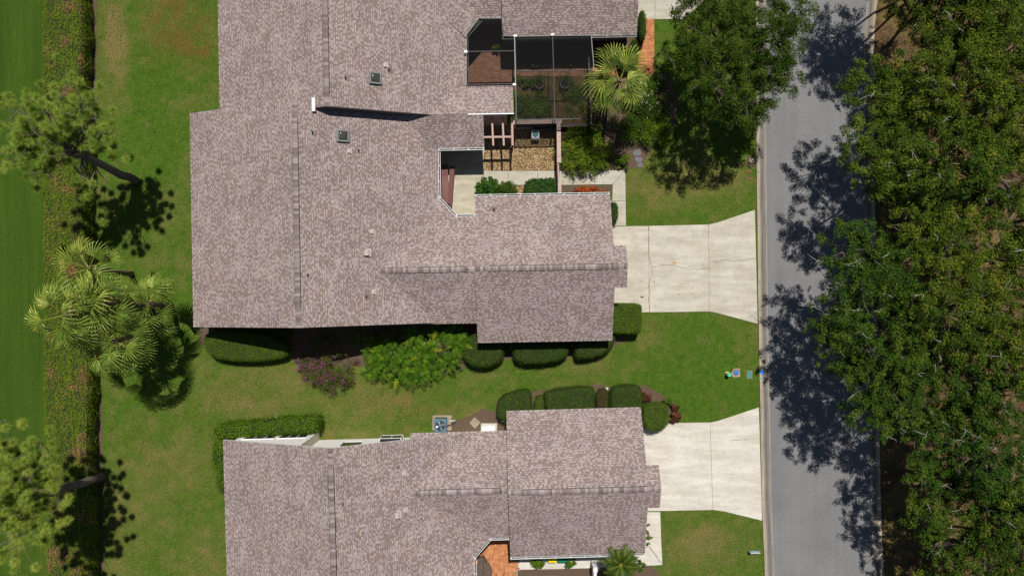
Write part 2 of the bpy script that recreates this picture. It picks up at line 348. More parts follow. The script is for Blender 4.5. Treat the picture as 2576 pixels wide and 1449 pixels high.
def m_ground():
    """lawn: two slow attributes (dry, red) laid over fine blade grain"""
    m, t, b = new_mat('lawn_turf')
    n1 = noise(t, 2.2, 6, 0.7); n2 = noise(t, 6.5, 5, 0.75); n3 = noise(t, 13, 3, 0.75)
    r1 = ramp(t, [(0.30, (0.030,0.075,0.006)), (0.52, (0.051,0.108,0.009)), (0.75, (0.082,0.130,0.013))]); t.links.new(n1, r1.inputs[0])
    dry = mix(t, n2, (0.100,0.090,0.028), (0.215,0.165,0.065)); red = mix(t, n2, (0.10,0.055,0.016), (0.17,0.085,0.03))
    sm = N(t, 'ShaderNodeMath', operation='MULTIPLY_ADD'); t.links.new(n2, sm.inputs[0]); sm.inputs[1].default_value = 1.3; sm.inputs[2].default_value = -0.66
    ad = N(t, 'ShaderNodeMath', operation='ADD', use_clamp=True); t.links.new(sm.outputs[0], ad.inputs[0]); t.links.new(attr(t, 'dry'), ad.inputs[1])
    c = mix(t, ad.outputs[0], r1.outputs[0], dry)
    ad2 = N(t, 'ShaderNodeMath', operation='ADD', use_clamp=True); t.links.new(sm.outputs[0], ad2.inputs[0]); t.links.new(attr(t, 'red'), ad2.inputs[1])
    mu = N(t, 'ShaderNodeMath', operation='MULTIPLY'); t.links.new(ad2.outputs[0], mu.inputs[0]); t.links.new(attr(t, 'red'), mu.inputs[1])
    c = mix(t, mu.outputs[0], c, red)
    r3 = ramp(t, [(0.3, (0.55,0.6,0.55)), (0.7, (1.5,1.42,1.4))]); t.links.new(n3, r3.inputs[0])
    t.links.new(mix(t, 1.0, c, r3.outputs[0], 'MULTIPLY'), b.inputs['Base Color'])
    b.inputs['Roughness'].default_value = 0.95; b.inputs['Specular IOR Level'].default_value = 0.1
    bump(t, b, n3, 0.6, 0.03); return m
M['lawn'] = m_ground()
def m_fairway():
    m, t, b = new_mat('fairway_turf')
    st = N(t, 'ShaderNodeMapping'); st.inputs['Scale'].default_value = (1.0, 0.06, 1); t.links.new(pos(t), st.inputs['Vector'])
    n1 = noise(t, 1.5, 4, 0.6, st.outputs[0]); n3 = noise(t, 14, 3, 0.75)
    r1 = ramp(t, [(0.3, (0.031,0.066,0.008)), (0.6, (0.046,0.086,0.011)), (0.8, (0.072,0.100,0.015))]); t.links.new(n1, r1.inputs[0])
    r3 = ramp(t, [(0.3, (0.6,0.63,0.6)), (0.7, (1.42,1.36,1.3))]); t.links.new(n3, r3.inputs[0])
    t.links.new(mix(t, 1.0, r1.outputs[0], r3.outputs[0], 'MULTIPLY'), b.inputs['Base Color'])
    b.inputs['Roughness'].default_value = 0.95; b.inputs['Specular IOR Level'].default_value = 0.05; bump(t, b, n3, 0.5, 0.03); return m
M['fairway'] = m_fairway()
def m_litter():
    m, t, b = new_mat('leaf_litter_and_dry_grass')
    n1 = noise(t, 0.5, 6, 0.65); n2 = noise(t, 9, 5, 0.8); n4 = noise(t, 2.6, 5, 0.75)
    a = mix(t, n2, (0.035,0.022,0.013), (0.16,0.10,0.055)); g = mix(t, n2, (0.05,0.045,0.012), (0.27,0.19,0.075))
    r1 = ramp(t, [(0.42, (0,0,0)), (0.58, (1,1,1))]); t.links.new(n1, r1.inputs[0])
    c = mix(t, r1.outputs[0], a, g); r4 = ramp(t, [(0.35, (0.55,0.6,0.5)), (0.6, (1.1,1.1,1.1))]); t.links.new(n4, r4.inputs[0])
    t.links.new(mix(t, 1.0, c, r4.outputs[0], 'MULTIPLY'), b.inputs['Base Color']); b.inputs['Roughness'].default_value = 0.95; b.inputs['Specular IOR Level'].default_value = 0.05
    bump(t, b, n2, 0.6, 0.05); return m
M['litter'] = m_litter()
def m_mulch():
    m, t, b = new_mat('mulch')
    n2 = noise(t, 10, 5, 0.85); n1 = noise(t, 1.2, 4)
    a = mix(t, n2, (0.02,0.014,0.009), (0.20,0.135,0.085)); c = mix(t, n1, a, (0.085,0.055,0.038))
    t.links.new(c, b.inputs['Base Color']); b.inputs['Roughness'].default_value = 1; bump(t, b, n2, 0.8, 0.03); return m
M['mulch'] = m_mulch()
def m_asphalt():
    m, t, b = new_mat('road_asphalt')
    n1 = noise(t, 0.35, 5, 0.6); n2 = noise(t, 15, 3, 0.8)
    st = N(t, 'ShaderNodeMapping'); st.inputs['Scale'].default_value = (1.6, 0.05, 1); t.links.new(pos(t), st.inputs['Vector'])
    n4 = noise(t, 1.0, 3, 0.5, st.outputs[0])
    r1 = ramp(t, [(0.3, (0.146,0.147,0.152)), (0.7, (0.178,0.178,0.182))]); t.links.new(n1, r1.inputs[0])
    r2 = ramp(t, [(0.25, (0.72,)*3), (0.75, (1.26,)*3)]); t.links.new(n2, r2.inputs[0])
    r4 = ramp(t, [(0.35, (0.94,)*3), (0.65, (1.05,)*3)]); t.links.new(n4, r4.inputs[0])
    c = mix(t, 1.0, mix(t, 1.0, r1.outputs[0], r2.outputs[0], 'MULTIPLY'), r4.outputs[0], 'MULTIPLY')
    t.links.new(c, b.inputs['Base Color']); b.inputs['Roughness'].default_value = 0.85; bump(t, b, n2, 0.3, 0.01); return m
M['asphalt'] = m_asphalt()
def m_screen():
    m, t, b = new_mat('black_insect_screen')
    b.inputs['Base Color'].default_value = (0.006,0.007,0.008,1); b.inputs['Specular IOR Level'].default_value = 0.1; b.inputs['Roughness'].default_value = 0.7
    tr = N(t, 'ShaderNodeBsdfTransparent'); ms = N(t, 'ShaderNodeMixShader'); ms.inputs[0].default_value = 0.40
    t.links.new(tr.outputs[0], ms.inputs[1]); t.links.new(b.outputs[0], ms.inputs[2])
    t.links.new(ms.outputs[0], t.nodes['Material Output'].inputs[0]); return m
M['screen'] = m_screen()

# ------------------------------------------------------------------ the ground
def poly(pts, h=0.0): return [tuple(P(x, y, h)[:2]) for x, y in pts]
def chaikin(p, n=2):
    p = [np.array(q[:2], float) for q in p]
    for _ in range(n):
        q = []
        for i in range(len(p)):
            a, b = p[i], p[(i+1) % len(p)]; q += [0.75*a+0.25*b, 0.25*a+0.75*b]
        p = q
    return p
def sheet(name, pts, z, m, rough=0.0, parent=None, soft=0):
    """a flat piece of ground; its edge can wander"""
    p = [np.array(q) for q in pts]
    if soft: p = chaikin(p, soft)
    if rough:
        q = []
        for i in range(len(p)):
            a, b = p[i], p[(i+1) % len(p)]; n = max(1, int(np.linalg.norm(b-a)/0.18))
            for k in range(n): q.append(a+(b-a)*k/n+rng.normal(0, rough, 2))
        p = q
    me = bpy.data.meshes.new(name); me.from_pydata([(q[0], q[1], z) for q in p], [], [tuple(range(len(p)))]); me.update()
    if me.polygons[0].normal.z < 0: me.flip_normals()
    o = link(name, me, m, parent)
    if parent is None: tag(o, kind='structure')
    return o

far = MB().add([(-900,-900,-0.06),(900,-900,-0.06),(900,900,-0.06),(-900,900,-0.06)], [(0,1,2,3)]).build('ground', M['fairway'])
tag(far, kind='structure')

def lawn():
    xs = np.arange(-30.0, 17.6, 0.22); ys = np.arange(-27, 29, 0.22)
    X, Y = np.meshgrid(xs, ys, indexing='ij'); x = X.ravel(); y = Y.ravel()
    dry = 0.03+0.20*np.clip((fbm(x, y, 3.0, 11)-0.42)*3.0, 0, 1)+0.40*np.clip((fbm(x, y, 0.6, 21)-0.46)*3.4, 0, 1)
    red = np.zeros_like(x)
    def spot(px, py, rx, ry, amp, arr):
        c = P(px, py); d = ((x-c[0])/PX(rx))**2+((y-c[1])/PX(ry))**2
        arr += (0.72*amp if amp > 0 else 0.7*amp)*np.exp(-d*1.2)*(0.05+1.9*fbm(x, y, 0.6, 31))
    for s in [(1740,440,120,60,0.95),(1670,520,90,40,0.3),(1610,470,50,40,0.25),(560,980,60,40,0.35),(700,950,120,40,0.4),(950,1010,170,60,0.5),
              (640,1020,160,35,0.45),(300,1330,90,160,0.4),(520,1400,60,90,0.45),(860,1090,110,30,0.5),(1180,1060,90,30,0.5),
              (1790,1365,80,60,0.8),(1740,1410,50,50,0.3),(420,520,40,80,0.25),(300,130,26,120,1.2),(275,90,22,70,0.9),(350,60,70,90,0.35),(1500,925,110,30,0.25),
              (460,1150,110,110,0.3),(1760,860,60,30,0.2),(1230,945,120,25,0.3),(470,260,60,40,0.4)]: spot(*s, dry)
    for s in [(430,45,105,130,1.0),(505,110,75,85,0.6),(960,1000,130,50,0.45),(1040,1035,80,30,0.35),(820,1100,60,14,0.7),(1010,1085,70,14,0.5)]: spot(*s, red)
    for s in [(420,200,60,90,-0.5),(380,350,90,120,-0.4),(1790,900,110,110,-0.45),(1700,960,150,60,-0.35),(1690,540,110,18,-0.4),(330,40,26,120,-0.5),(620,900,160,25,-0.25),
              (520,950,60,30,-0.3),(1880,1050,30,60,-0.4),(1890,600,20,200,-0.3)]: spot(*s, dry)
    dry = np.clip(dry, 0, 1); red = np.clip(red, 0, 1)
    V = np.stack([x, y, 0.012*(fbm(x, y, 1.6, 41)-0.5)], 1); nx, ny = X.shape
    i = np.arange(nx*ny).reshape(nx, ny)
    Fc = np.stack([i[:-1,:-1].ravel(), i[1:,:-1].ravel(), i[1:,1:].ravel(), i[:-1,1:].ravel()], 1)
    o = np_mesh('lawn', V, Fc, M['lawn'])
    for n_, a in (('dry', dry), ('red', red)):
        at = o.data.attributes.new(n_, 'FLOAT', 'POINT'); at.data.foreach_set('value', a.astype(np.float32))
    o.data.polygons.foreach_set('use_smooth', [True]*len(o.data.polygons))
    return tag(o, kind='structure')
lawn()
LAWN_HOLES = []
# the fairway beyond the long hedge
sheet('fairway', [(-60,-60),(P(108,0)[0]+0.4,-60),(P(112,1449)[0]+0.4,60),(-60,60)], 0.012, M['fairway'])

# road, curbs, the ground under the oaks
LC = [(1899,-300),(1900.5,0),(1903,434),(1906,725),(1910.8,984),(1915.5,1254),(1923.5,1449),(1937,1750)]     # lawn side of the near curb
RC = [(2240,-300),(2215,-60),(2206,0),(2199,60),(2197,150),(2198,434),(2203,725),(2209,984),(2214,1254),(2221,1449),(2233,1750)]
def interp(pl, y): return float(np.interp(y, [p[1] for p in pl], [p[0] for p in pl]))
ys_ = np.linspace(-300, 1750, 60)
road = [P(interp(LC, y)+6, y)[:2] for y in ys_]+[P(interp(RC, y)-6, y)[:2] for y in ys_[::-1]]
sheet('road', road, 0.016, M['asphalt'])
vg = [P(interp(RC, y)-4, y)[:2] for y in ys_]+[np.array((70, P(0,1750)[1])), np.array((70, P(0,-300)[1]))]
sheet('woodland_floor', vg, 0.008, M['litter'])

def curb(pl, side, joints, label):
    root = bpy.data.objects.new('curb', None); C.objects.link(root); tag(root, kind='structure'); root['label'] = label
    # rolled curb and gutter: (distance from the lawn side, height)
    prof = [(0,0.0),(0.0,0.075),(0.05,0.09),(0.18,0.088),(0.25,0.045),(0.33,0.022),(0.45,0.02),(0.60,0.034),(0.655,0.038),(0.655,0.0)]
    for a, b in zip(joints[:-1], joints[1:]):
        n = 4; V = []; Fc = []
        for k in range(n+1):
            py = a+(b-a)*k/n
            if k == 0: py += 0.35
            if k == n: py -= 0.35
            c = P(interp(pl, py), py)
            for d, z in prof: V.append((c[0]+side*d, c[1], z+0.004))
        L = len(prof)
        for k in range(n):
            for j in range(L-1):
                q = (k*L+j, k*L+j+1, (k+1)*L+j+1, (k+1)*L+j); Fc.append(q if side > 0 else q[::-1])
        V_e = [tuple(range(L)), tuple(reversed(range(n*L, n*L+L)))]
        mb = MB().add(V, Fc+V_e); pt_ = [0.0,0.0,0.05,0.3,0.5,0.62,0.68,0.85,1.0]; mb.a = [pt_[j] for _ in range(n) for j in range(L-1)]+[0.3,0.3]
        mb.build('curb_section', M['curb'], root)
    return root
jl = [-300,-170,-35,97,228,300,434,499,569,710,780,813,851,984,1023,1117,1254,1309,1385,1432,1560,1690,1750]
curb(LC, 1, jl, 'pale rolled concrete curb along the lawn side of the road')
curb(RC, -1, list(range(-300, 1751, 134))+[1750], 'shaded rolled concrete curb along the oak trees')

# driveways, walks, patio: every slab between two joints is a piece of its own
def paving(name, m, slabs, z=0.03, gap=0.012, label=None):
    root = bpy.data.objects.new(name, None); C.objects.link(root); tag(root, kind='structure')
    if label: root['label'] = label
    for s in slabs:
        p = [np.array(q) for q in poly(s)]; c = sum(p)/len(p)
        q = [a+(c-a)/max(np.linalg.norm(c-a), 1e-6)*gap for a in p]
        zz = z+rng.normal(0, 0.002)
        n = len(q); V = [(v[0], v[1], -0.05) for v in q]+[(v[0], v[1], zz-0.008) for v in q]+[(v[0]+(c-v)[0]/np.linalg.norm(c-v)*0.01, v[1]+(c-v)[1]/np.linalg.norm(c-v)*0.01, zz) for v in q]
        ar = sum(q[i][0]*q[(i+1) % n][1]-q[(i+1) % n][0]*q[i][1] for i in range(n))
        Fc = [tuple(range(2*n, 3*n))]+[(k*n+i, k*n+(i+1) % n, (k+1)*n+(i+1) % n, (k+1)*n+i) for k in (0, 1) for i in range(n)]
        if ar < 0: Fc = [tuple(reversed(f)) for f in Fc]
        MB().add(V, Fc).build('slab', m, root)
    return root
def ribbon(name, pts, wd, z, m, parent, jit=1.2, n_per=8):
    """a thin irregular line on a paving: crack or stain"""
    p = [P(*q)[:2] for q in pts]; q = []
    for a, b in zip(p[:-1], p[1:]):
        for k in range(n_per): q.append(a+(b-a)*k/n_per+rng.normal(0, PX(jit)*0.5, 2))
    q.append(p[-1]); V = []; Fc = []
    for i, c in enumerate(q):
        d = q[min(i+1, len(q)-1)]-q[max(i-1, 0)]; nrm = np.array((-d[1], d[0]))/max(np.linalg.norm(d), 1e-6)
        ww = wd*(0.4+0.9*rng.random())/2; V += [(*(c-nrm*ww), z), (*(c+nrm*ww), z)]
        if i: Fc.append((2*i-2, 2*i-1, 2*i+1, 2*i))
    o = MB().add(V, Fc).build(name, m, parent)
    if o.data.polygons[0].normal.z < 0: o.data.flip_normals()
    return o
def blot(name, px, py, r, z, m, parent):
    n = 11; c = P(px, py)
    V = [(c[0]+PX(r)*(0.6+0.6*rng.random())*math.cos(6.283*k/n), c[1]+PX(r)*0.6*(0.6+0.6*rng.random())*math.sin(6.283*k/n), z) for k in range(n)]
    return MB().add(V, [tuple(range(n))]).build(name, m, parent)

dm = paving('driveway', M['drive'], [[(1500,570),(1632,568.5),(1633,786),(1500,786)], [(1632,568.5),(1782,565),(1784,784),(1633,786)],
     [(1782,565),(1801,561),(1899,528),(1906,815),(1802,787),(1784,784)]], label='cracked concrete driveway of the middle townhouse')
for pts in ([(1632,569),(1631,640),(1637,664),(1641,690),(1633,710),(1632,752),(1634,785)], [(1641,672),(1668,667),(1689,666),(1720,675),(1735,678),(1783,675)],
            [(1786,661),(1823,654),(1845,658),(1902,650)]): ribbon('crack', pts, 0.028, 0.0355, M['crack'], dm)
for px, py, r in [(1695,661.5,5),(1612,707,3),(1645,708,3),(1708,740,4),(1740,740,3),(1732,713,2.5)]: blot('rust_stain', px, py, r, 0.0355, M['rust'], dm)
blot('oil_spot', 1615, 747, 4.5, 0.0355, M['crack'], dm)
dl = paving('driveway', M['drive_white'], [[(1580,1064),(1786,1062),(1793,1282),(1600,1286)], [(1786,1062),(1806,1058),(1909,1024),(1917,1309),(1822,1286),(1793,1282)]], label='pale concrete driveway of the lower townhouse')
ribbon('crack', [(1838,1107),(1852,1106),(1880,1105)], 0.03, 0.0355, M['crack'], dl, 0.5)
paving('driveway', M['walk'], [[(1580,-260),(1648,-260),(1648,50),(1580,50)], [(1648,-260),(1897,-260),(1897,-40),(1780,-2),(1720,50),(1648,50)]], label='shaded concrete driveway of the upper townhouse')
paving('walk', M['walk'], [[(1217,430.5),(1278,430.5),(1278,466),(1217,466)], [(1278,430.5),(1353,430.5),(1353,466),(1278,466)], [(1353,430.5),(1407,430),(1407,466),(1353,466)],
     [(1407,430),(1416,430),(1416,466),(1407,466)], [(1416,430),(1484,429.5),(1485,465),(1416,466)], [(1484,429.5),(1573,428.5),(1541,464.5),(1485,465)],
     [(1573,428.5),(1574,506),(1540,506),(1541,464.5)], [(1574,506),(1575,568.5),(1530,568.8),(1530,506)]], label='concrete walk from the gate to the driveway')
paving('patio', M['patio'], [[(1095,368),(1217,368),(1217,560),(1095,560)]], label='stained concrete entry patio of the middle townhouse')
paving('walk', M['drive_white'], [[(1300,1385),(1423,1383),(1423,1430),(1300,1432)], [(1423,1383),(1492,1381),(1492,1428),(1423,1430)], [(1492,1381),(1590,1379),(1590,1424),(1492,1428)], [(1590,1379),(1634,1376),(1666,1420),(1590,1424)],
     [(1620,1287),(1661,1287),(1663,1350),(1620,1350)], [(1620,1350),(1663,1350),(1666.5,1419.5),(1634.5,1375.5),(1620,1376)]], label='pale concrete walk beside the lower garage')

# gravel court: pebbles
def pebbles(name, pts, n, z, parent_label):
    p = poly(pts); base = sheet(name, p, z, M['mulch']); base['label'] = parent_label
    x0 = min(q[0] for q in p); x1 = max(q[0] for q in p); y0 = min(q[1] for q in p); y1 = max(q[1] for q in p)
    c = np.stack([rng.uniform(x0, x1, n), rng.uniform(y0, y1, n), np.full(n, z+0.012)], 1)
    o8 = np.array([(1,0,0),(0,1,0),(-1,0,0),(0,-1,0),(0,0,1),(0,0,-1)], float); f8 = np.array([(0,1,4),(1,2,4),(2,3,4),(3,0,4)])
    sz = rng.uniform(0.018, 0.042, (n,1,1))*np.stack([rng.uniform(0.8,1.5,(n,1)), rng.uniform(0.6,1,(n,1)), rng.uniform(0.5,0.8,(n,1))], 2)
    a = rng.uniform(0, 6.28, n); v = o8[None]*sz
    vx = v[:,:,0]*np.cos(a)[:,None]-v[:,:,1]*np.sin(a)[:,None]; vy = v[:,:,0]*np.sin(a)[:,None]+v[:,:,1]*np.cos(a)[:,None]
    V = np.stack([vx, vy, v[:,:,2]], 2)+c[:,None,:]
    Fc = (f8[None]+np.arange(n)[:,None,None]*6).reshape(-1,3); t = np.repeat(rng.random(n), 4)
    o = np_mesh('pebbles', V.reshape(-1,3), Fc, M['gravel'], base, tint=t); tag(o, kind='stuff'); return o
pebbles('gravel_court', [(1217,312),(1403,312),(1403,430.5),(1217,430.5)], 12500, 0.006, 'amber river pebble court by the pergola')
pebbles('gravel_court', [(1217,466),(1405,466),(1405,500),(1217,500)], 3200, 0.006, 'pebble strip under the entry shrubs')

# brick paving, laid brick by brick
def bricks(name, pts, bl, bw, z, m, mg, label, weave=True, rot=0.0, joint=0.008):
    p = poly(pts); base = sheet(name, p, z, mg); base['label'] = label
    ar = np.array(p); c0 = ar.mean(0)
    def inside(q):
        r = False; n = len(p)
        for i in range(n):
            a, b = p[i], p[i-1]
            if (a[1] > q[1]) != (b[1] > q[1]) and q[0] < (b[0]-a[0])*(q[1]-a[1])/(b[1]-a[1])+a[0]: r = not r
        return r
    ca, sa = math.cos(rot), math.sin(rot); R = np.abs(ar-c0).max()*1.5
    mb = MB(); n = int(R/bl)+1
    for i in range(-n, n):
        for j in range(-n, n):
            cells = []
            if weave:
                k = int(round(bl/bw))
                for q in range(k):
                    o_ = -bl/2+bw*(q+0.5)
                    cells.append((i*bl, j*bl+o_, bl, bw) if (i+j) % 2 else (i*bl+o_, j*bl, bw, bl))
            else:
                for q in range(2): cells.append((i*bl+(0.5*bl if (2*j+q) % 2 else 0), j*bl+(q-0.5)*bw*1.0 if False else (2*j+q)*bw, bl, bw))
            for cx, cy, lx, ly in cells:
                wx = c0[0]+cx*ca-cy*sa; wy = c0[1]+cx*sa+cy*ca
                if not inside((wx, wy)): continue
                hx, hy = lx/2-joint/2, ly/2-joint/2; zz = z+0.016+rng.normal(0, 0.0015)
                q4 = [(wx+a*ca-b*sa, wy+a*sa+b*ca) for a, b in ((-hx,-hy),(hx,-hy),(hx,hy),(-hx,hy))]
                V = [(a, b, z-0.005) for a, b in q4]+[(a, b, zz) for a, b in q4]
                mb.add(V, [(4,5,6,7),(0,1,5,4),(1,2,6,5),(2,3,7,6),(3,0,4,7)], float(np.clip(rng.normal(0.5, 0.25), 0, 1)))
    o = mb.build('bricks', m, base); tag(o, kind='stuff'); return base
bricks('brick_walk', [(1604,50),(1645,50),(1645,190),(1604,190)], 0.23, 0.115, 0.02, M['brick_tan'], M['grout_dark'], 'terracotta brick walk beside the upper driveway', True)
bricks('brick_walk', [(1480,160),(1606,160),(1606,192),(1480,192)], 0.23, 0.115, 0.02, M['brick_tan'], M['grout_dark'], 'terracotta brick walk behind the fan palm', True)
bricks('brick_patio', [(1170,30),(1305,30),(1305,225),(1170,225)], 0.24, 0.12, 0.02, M['brick_brown'], M['grout_dark'], 'brown brick patio under the screen enclosure', False)
bricks('brick_walk', [(1305,160),(1480,160),(1480,194),(1305,194)], 0.24, 0.12, 0.02, M['brick_brown'], M['grout_dark'], 'brown brick path under the screen enclosure', False)
bricks('brick_patio', [(1170,1345),(1302,1345),(1302,1500),(1170,1500)], 0.30, 0.10, 0.02, M['brick_tan'], M['grout'], 'terracotta basketweave brick patio of the lower townhouse', True, 0.02)

# planting beds
beds = [
 ([(505,815),(1200,800),(1200,860),(1168,890),(1176,925),(1150,930),(1080,950),(985,945),(890,918),(760,925),(730,895),(545,890),(500,860)], 'dark mulch bed along the middle townhouse'),
 ([(1150,840),(1540,850),(1572,848),(1570,858),(1548,868),(1540,880),(1450,895),(1440,897),(1425,905),(1295,905),(1282,902),(1255,912),(1180,912)], 'mulch bed under the clipped hedges'),
 ([(1248,1010),(1330,982),(1345,984),(1375,978),(1500,966),(1535,972),(1620,968),(1655,985),(1698,1015),(1712,1055),(1690,1070),(1600,1075),(1240,1060)], 'mulch bed of the lower garage hedges'),
 ([(548,1072),(640,1060),(800,1044),(806,1070),(800,1120),(565,1130),(565,1240),(550,1240)], 'brown soil bed at the lower townhouse corner'),
 ([(1125,1062),(1180,1048),(1210,1030),(1262,1035),(1275,1100),(1095,1100)], 'bare soil strip with air conditioner pads'),
 ([(1403,310),(1500,305),(1560,180),(1680,190),(1705,250),(1700,330),(1640,372),(1612,420),(1580,425),(1575,429),(1403,430)], 'mulch bed round the fan palm'),
 ([(1408,466),(1538,466),(1538,500),(1408,500)], 'mulch bed of red flowers'),
 ([(1300,1431),(1492,1427),(1590,1423),(1640,1420),(1660,1440),(1660,1520),(1300,1520)], 'brown mulch bed behind the lower walk'),
 ([(230,-20),(244,-20),(243,300),(243,700),(248,900),(256,1000),(262,1449),(240,1449)], 'bare earth strip along the long hedge'),
 ([(1480,90),(1610,90),(1610,162),(1480,162)], 'shaded mulch bed beside the upper garage'),
 ([(1305,95),(1480,95),(1480,162),(1305,162)], 'shaded bed inside the screen enclosure'),
 ([(1878,396),(1898,390),(1900,422),(1886,424)], 'small bare patch by the curb'),
]
for k, (pts, lab) in enumerate(beds): sheet('planting_bed', poly(pts), 0.0075+0.0004*k, M['mulch'], 0.03)['label'] = lab
sheet('garden_soil', poly([(1305,194),(1492,194),(1492,312),(1305,312)]), 0.0085, M['litter'])
for px, py in [(1868,415),(1883,432),(1885,448)]:
    sheet('dry_turf_patch', chaikin(poly([(px-11,py-6),(px+8,py-7),(px+9,py+6),(px-9,py+5)]), 1), 0.0135, M['litter'], 0.015)

# ------------------------------------------------------------------ the townhouses: one plan, built three times
S = 0.41                                                        # roof pitch
U_W, U_R, U_E = -18.45, -10.65, -2.38                           # main roof: west eave, ridge, east eave
Z_R = 2.6+S*(U_R-U_W); Z_E = Z_R-S*(U_E-U_R)
V_S, V_P = -3.41, 9.93                                          # free gable end, party wall
Z_W = 2.5+S*3.47; Z_G = 2.5+S*4.75; Z_N = 2.5+S*1.99            # ridges of wing, garage, entry
def shingles(planes, name, parent):
    """planes: (corner, eave dir, up-slope dir, eave length, run, z at eave, slope)"""
    VV = []; TT = []; EX = 0.132
    for (cx, cy), (ex, ey), (ux, uy), Le, Lr, z0, sl in planes:
        nr = int(round(Lr/EX)); ex_ = Lr/nr
        for i in range(nr):
            wdt = rng.uniform(0.10, 0.19, int(Le/0.10)); edge = np.concatenate([[0], np.cumsum(wdt)]); edge = edge[edge < Le-0.05]; edge = np.append(edge, Le)
            a = edge[:-1]; b = edge[1:]; n = len(a); mid = (a+b)/2
            sh = rng.uniform(0, 1, int(Le)+3)[((mid+rng.random()*1.0)).astype(int)]       # each metre-long strip has its own tone
            x_m = cx+ex*mid+ux*i*ex_; y_m = cy+ey*mid+uy*i*ex_
            blend = np.clip(0.35*sh+0.65*(vnoise(x_m, y_m, 0.55, 5)*1.3-0.15), 0, 1)
            tooth = (np.arange(n)+rng.integers(0, 2)) % 2
            t = np.where(tooth == 1, np.where(rng.random(n) < 0.62+0.3*blend, rng.uniform(0.74, 0.93, n), rng.uniform(0.2, 0.5, n)),
                                     np.where(rng.random(n) < 0.05+0.45*blend, rng.uniform(0.6, 0.85, n), rng.uniform(0.08, 0.42, n)))
            t = np.where(rng.random(n) < 0.003, 1.0, t)
            t2 = np.where(rng.random(n) < 0.10+0.55*blend**2, rng.uniform(0.6, 0.8, n), rng.uniform(0.10, 0.40, n)+0.12*blend)
            lift = np.where(tooth == 1, 0.010, 0.005); one = np.ones(n)
            s0 = i*ex_-(0.02 if i == 0 else 0); sm = (i+0.5)*ex_; s1 = (i+1)*ex_
            def pt(e, s, dz): return np.stack([cx+ex*e+ux*s, cy+ey*e+uy*s, z0+sl*s+dz], 1)
            for (sa, za, sb, zb, tt) in ((s0, lift, sm, lift*0.55, t), (sm, one*0.004, s1, one*0.001, t2)):
                q = np.stack([pt(a, sa*one, za), pt(b, sa*one, za), pt(b, sb*one, zb), pt(a, sb*one, zb), pt(a, sa*one, -0.004*one), pt(b, sa*one, -0.004*one)], 1)
                if ex*uy-ey*ux < 0: q = q[:, [1,0,3,2,5,4]]
                VV.append(q); TT.append(np.repeat(tt, 2))
    V = np.concatenate(VV); n = len(V)
    f = np.array([(0,1,2,3),(4,5,1,0)]); flip = True
    Fc = (f[None]+np.arange(n)[:,None,None]*6).reshape(-1,4)
    o = np_mesh(name, V.reshape(-1,3), Fc, M['shingle'], parent, tint=np.concatenate(TT))
    return tag(o, kind='stuff')

CAPME = None
def cap_mesh():
    """one folded ridge shingle, 0.16 m long, laid across the ridge"""
    global CAPME
    if CAPME is None:
        V = []
        for s, dz in ((0.0, 0.016), (0.175, 0.004)):
            for a in (-0.165, 0.0, 0.165): V.append((s, a, dz-abs(a)*S*0.92))
        for a in (-0.165, 0.0, 0.165): V.append((0.0, a, -0.004-abs(a)*S*0.92))
        me = bpy.data.meshes.new('ridge_cap'); me.from_pydata(V, [], [(0,3,4,1),(1,4,5,2),(6,0,1,7),(7,1,2,8)]); me.update(); me.materials.append(M['cap']); CAPME = me
    return CAPME
def ridge_caps(p, q, z, parent, vent=None, lift=0.012):
    """single cap shingles from p to q; raised on a black ridge vent between vent[0] and vent[1] metres along"""
    d = np.array(q)-np.array(p); L = np.linalg.norm(d); d /= L; ang = math.atan2(d[1], d[0]); n = int(L/0.16)
    for i in range(n):
        s = i*0.16; up = vent is not None and vent[0] <= s < vent[1]
        o = bpy.data.objects.new('ridge_cap', cap_mesh()); C.objects.link(o); o.parent = parent
        o.location = (p[0]+d[0]*s, p[1]+d[1]*s, z+lift+(0.028 if up else 0.0)); o.rotation_euler = (0, 0, ang)
    if vent is not None:
        g0 = math.ceil(vent[0]/0.16)*0.16+0.03; g1 = math.floor(vent[1]/0.16)*0.16+0.10; a = np.array(p)+d*g0; b = np.array(p)+d*g1; w_ = 0.20; nx, ny = -d[1]*w_, d[0]*w_
        mb = MB()
        for (x, y) in ((1, 0), (-1, 0)):
            pass
        zz = z+0.014; lo = zz-w_*S+0.004
        V = [(a[0]-nx,a[1]-ny,lo),(a[0],a[1],zz+0.02),(a[0]+nx,a[1]+ny,lo),(b[0]-nx,b[1]-ny,lo),(b[0],b[1],zz+0.02),(b[0]+nx,b[1]+ny,lo)]
        V += [(x, y, z_-0.07) for x, y, z_ in V]
        mb.add(V, [(0,1,4,3),(1,2,5,4),(6,0,3,9),(2,8,11,5),(0,6,7,1),(1,7,8,2),(3,4,10,9),(4,5,11,10)])
        mb.build('ridge_vent', M['vent_black'], parent)

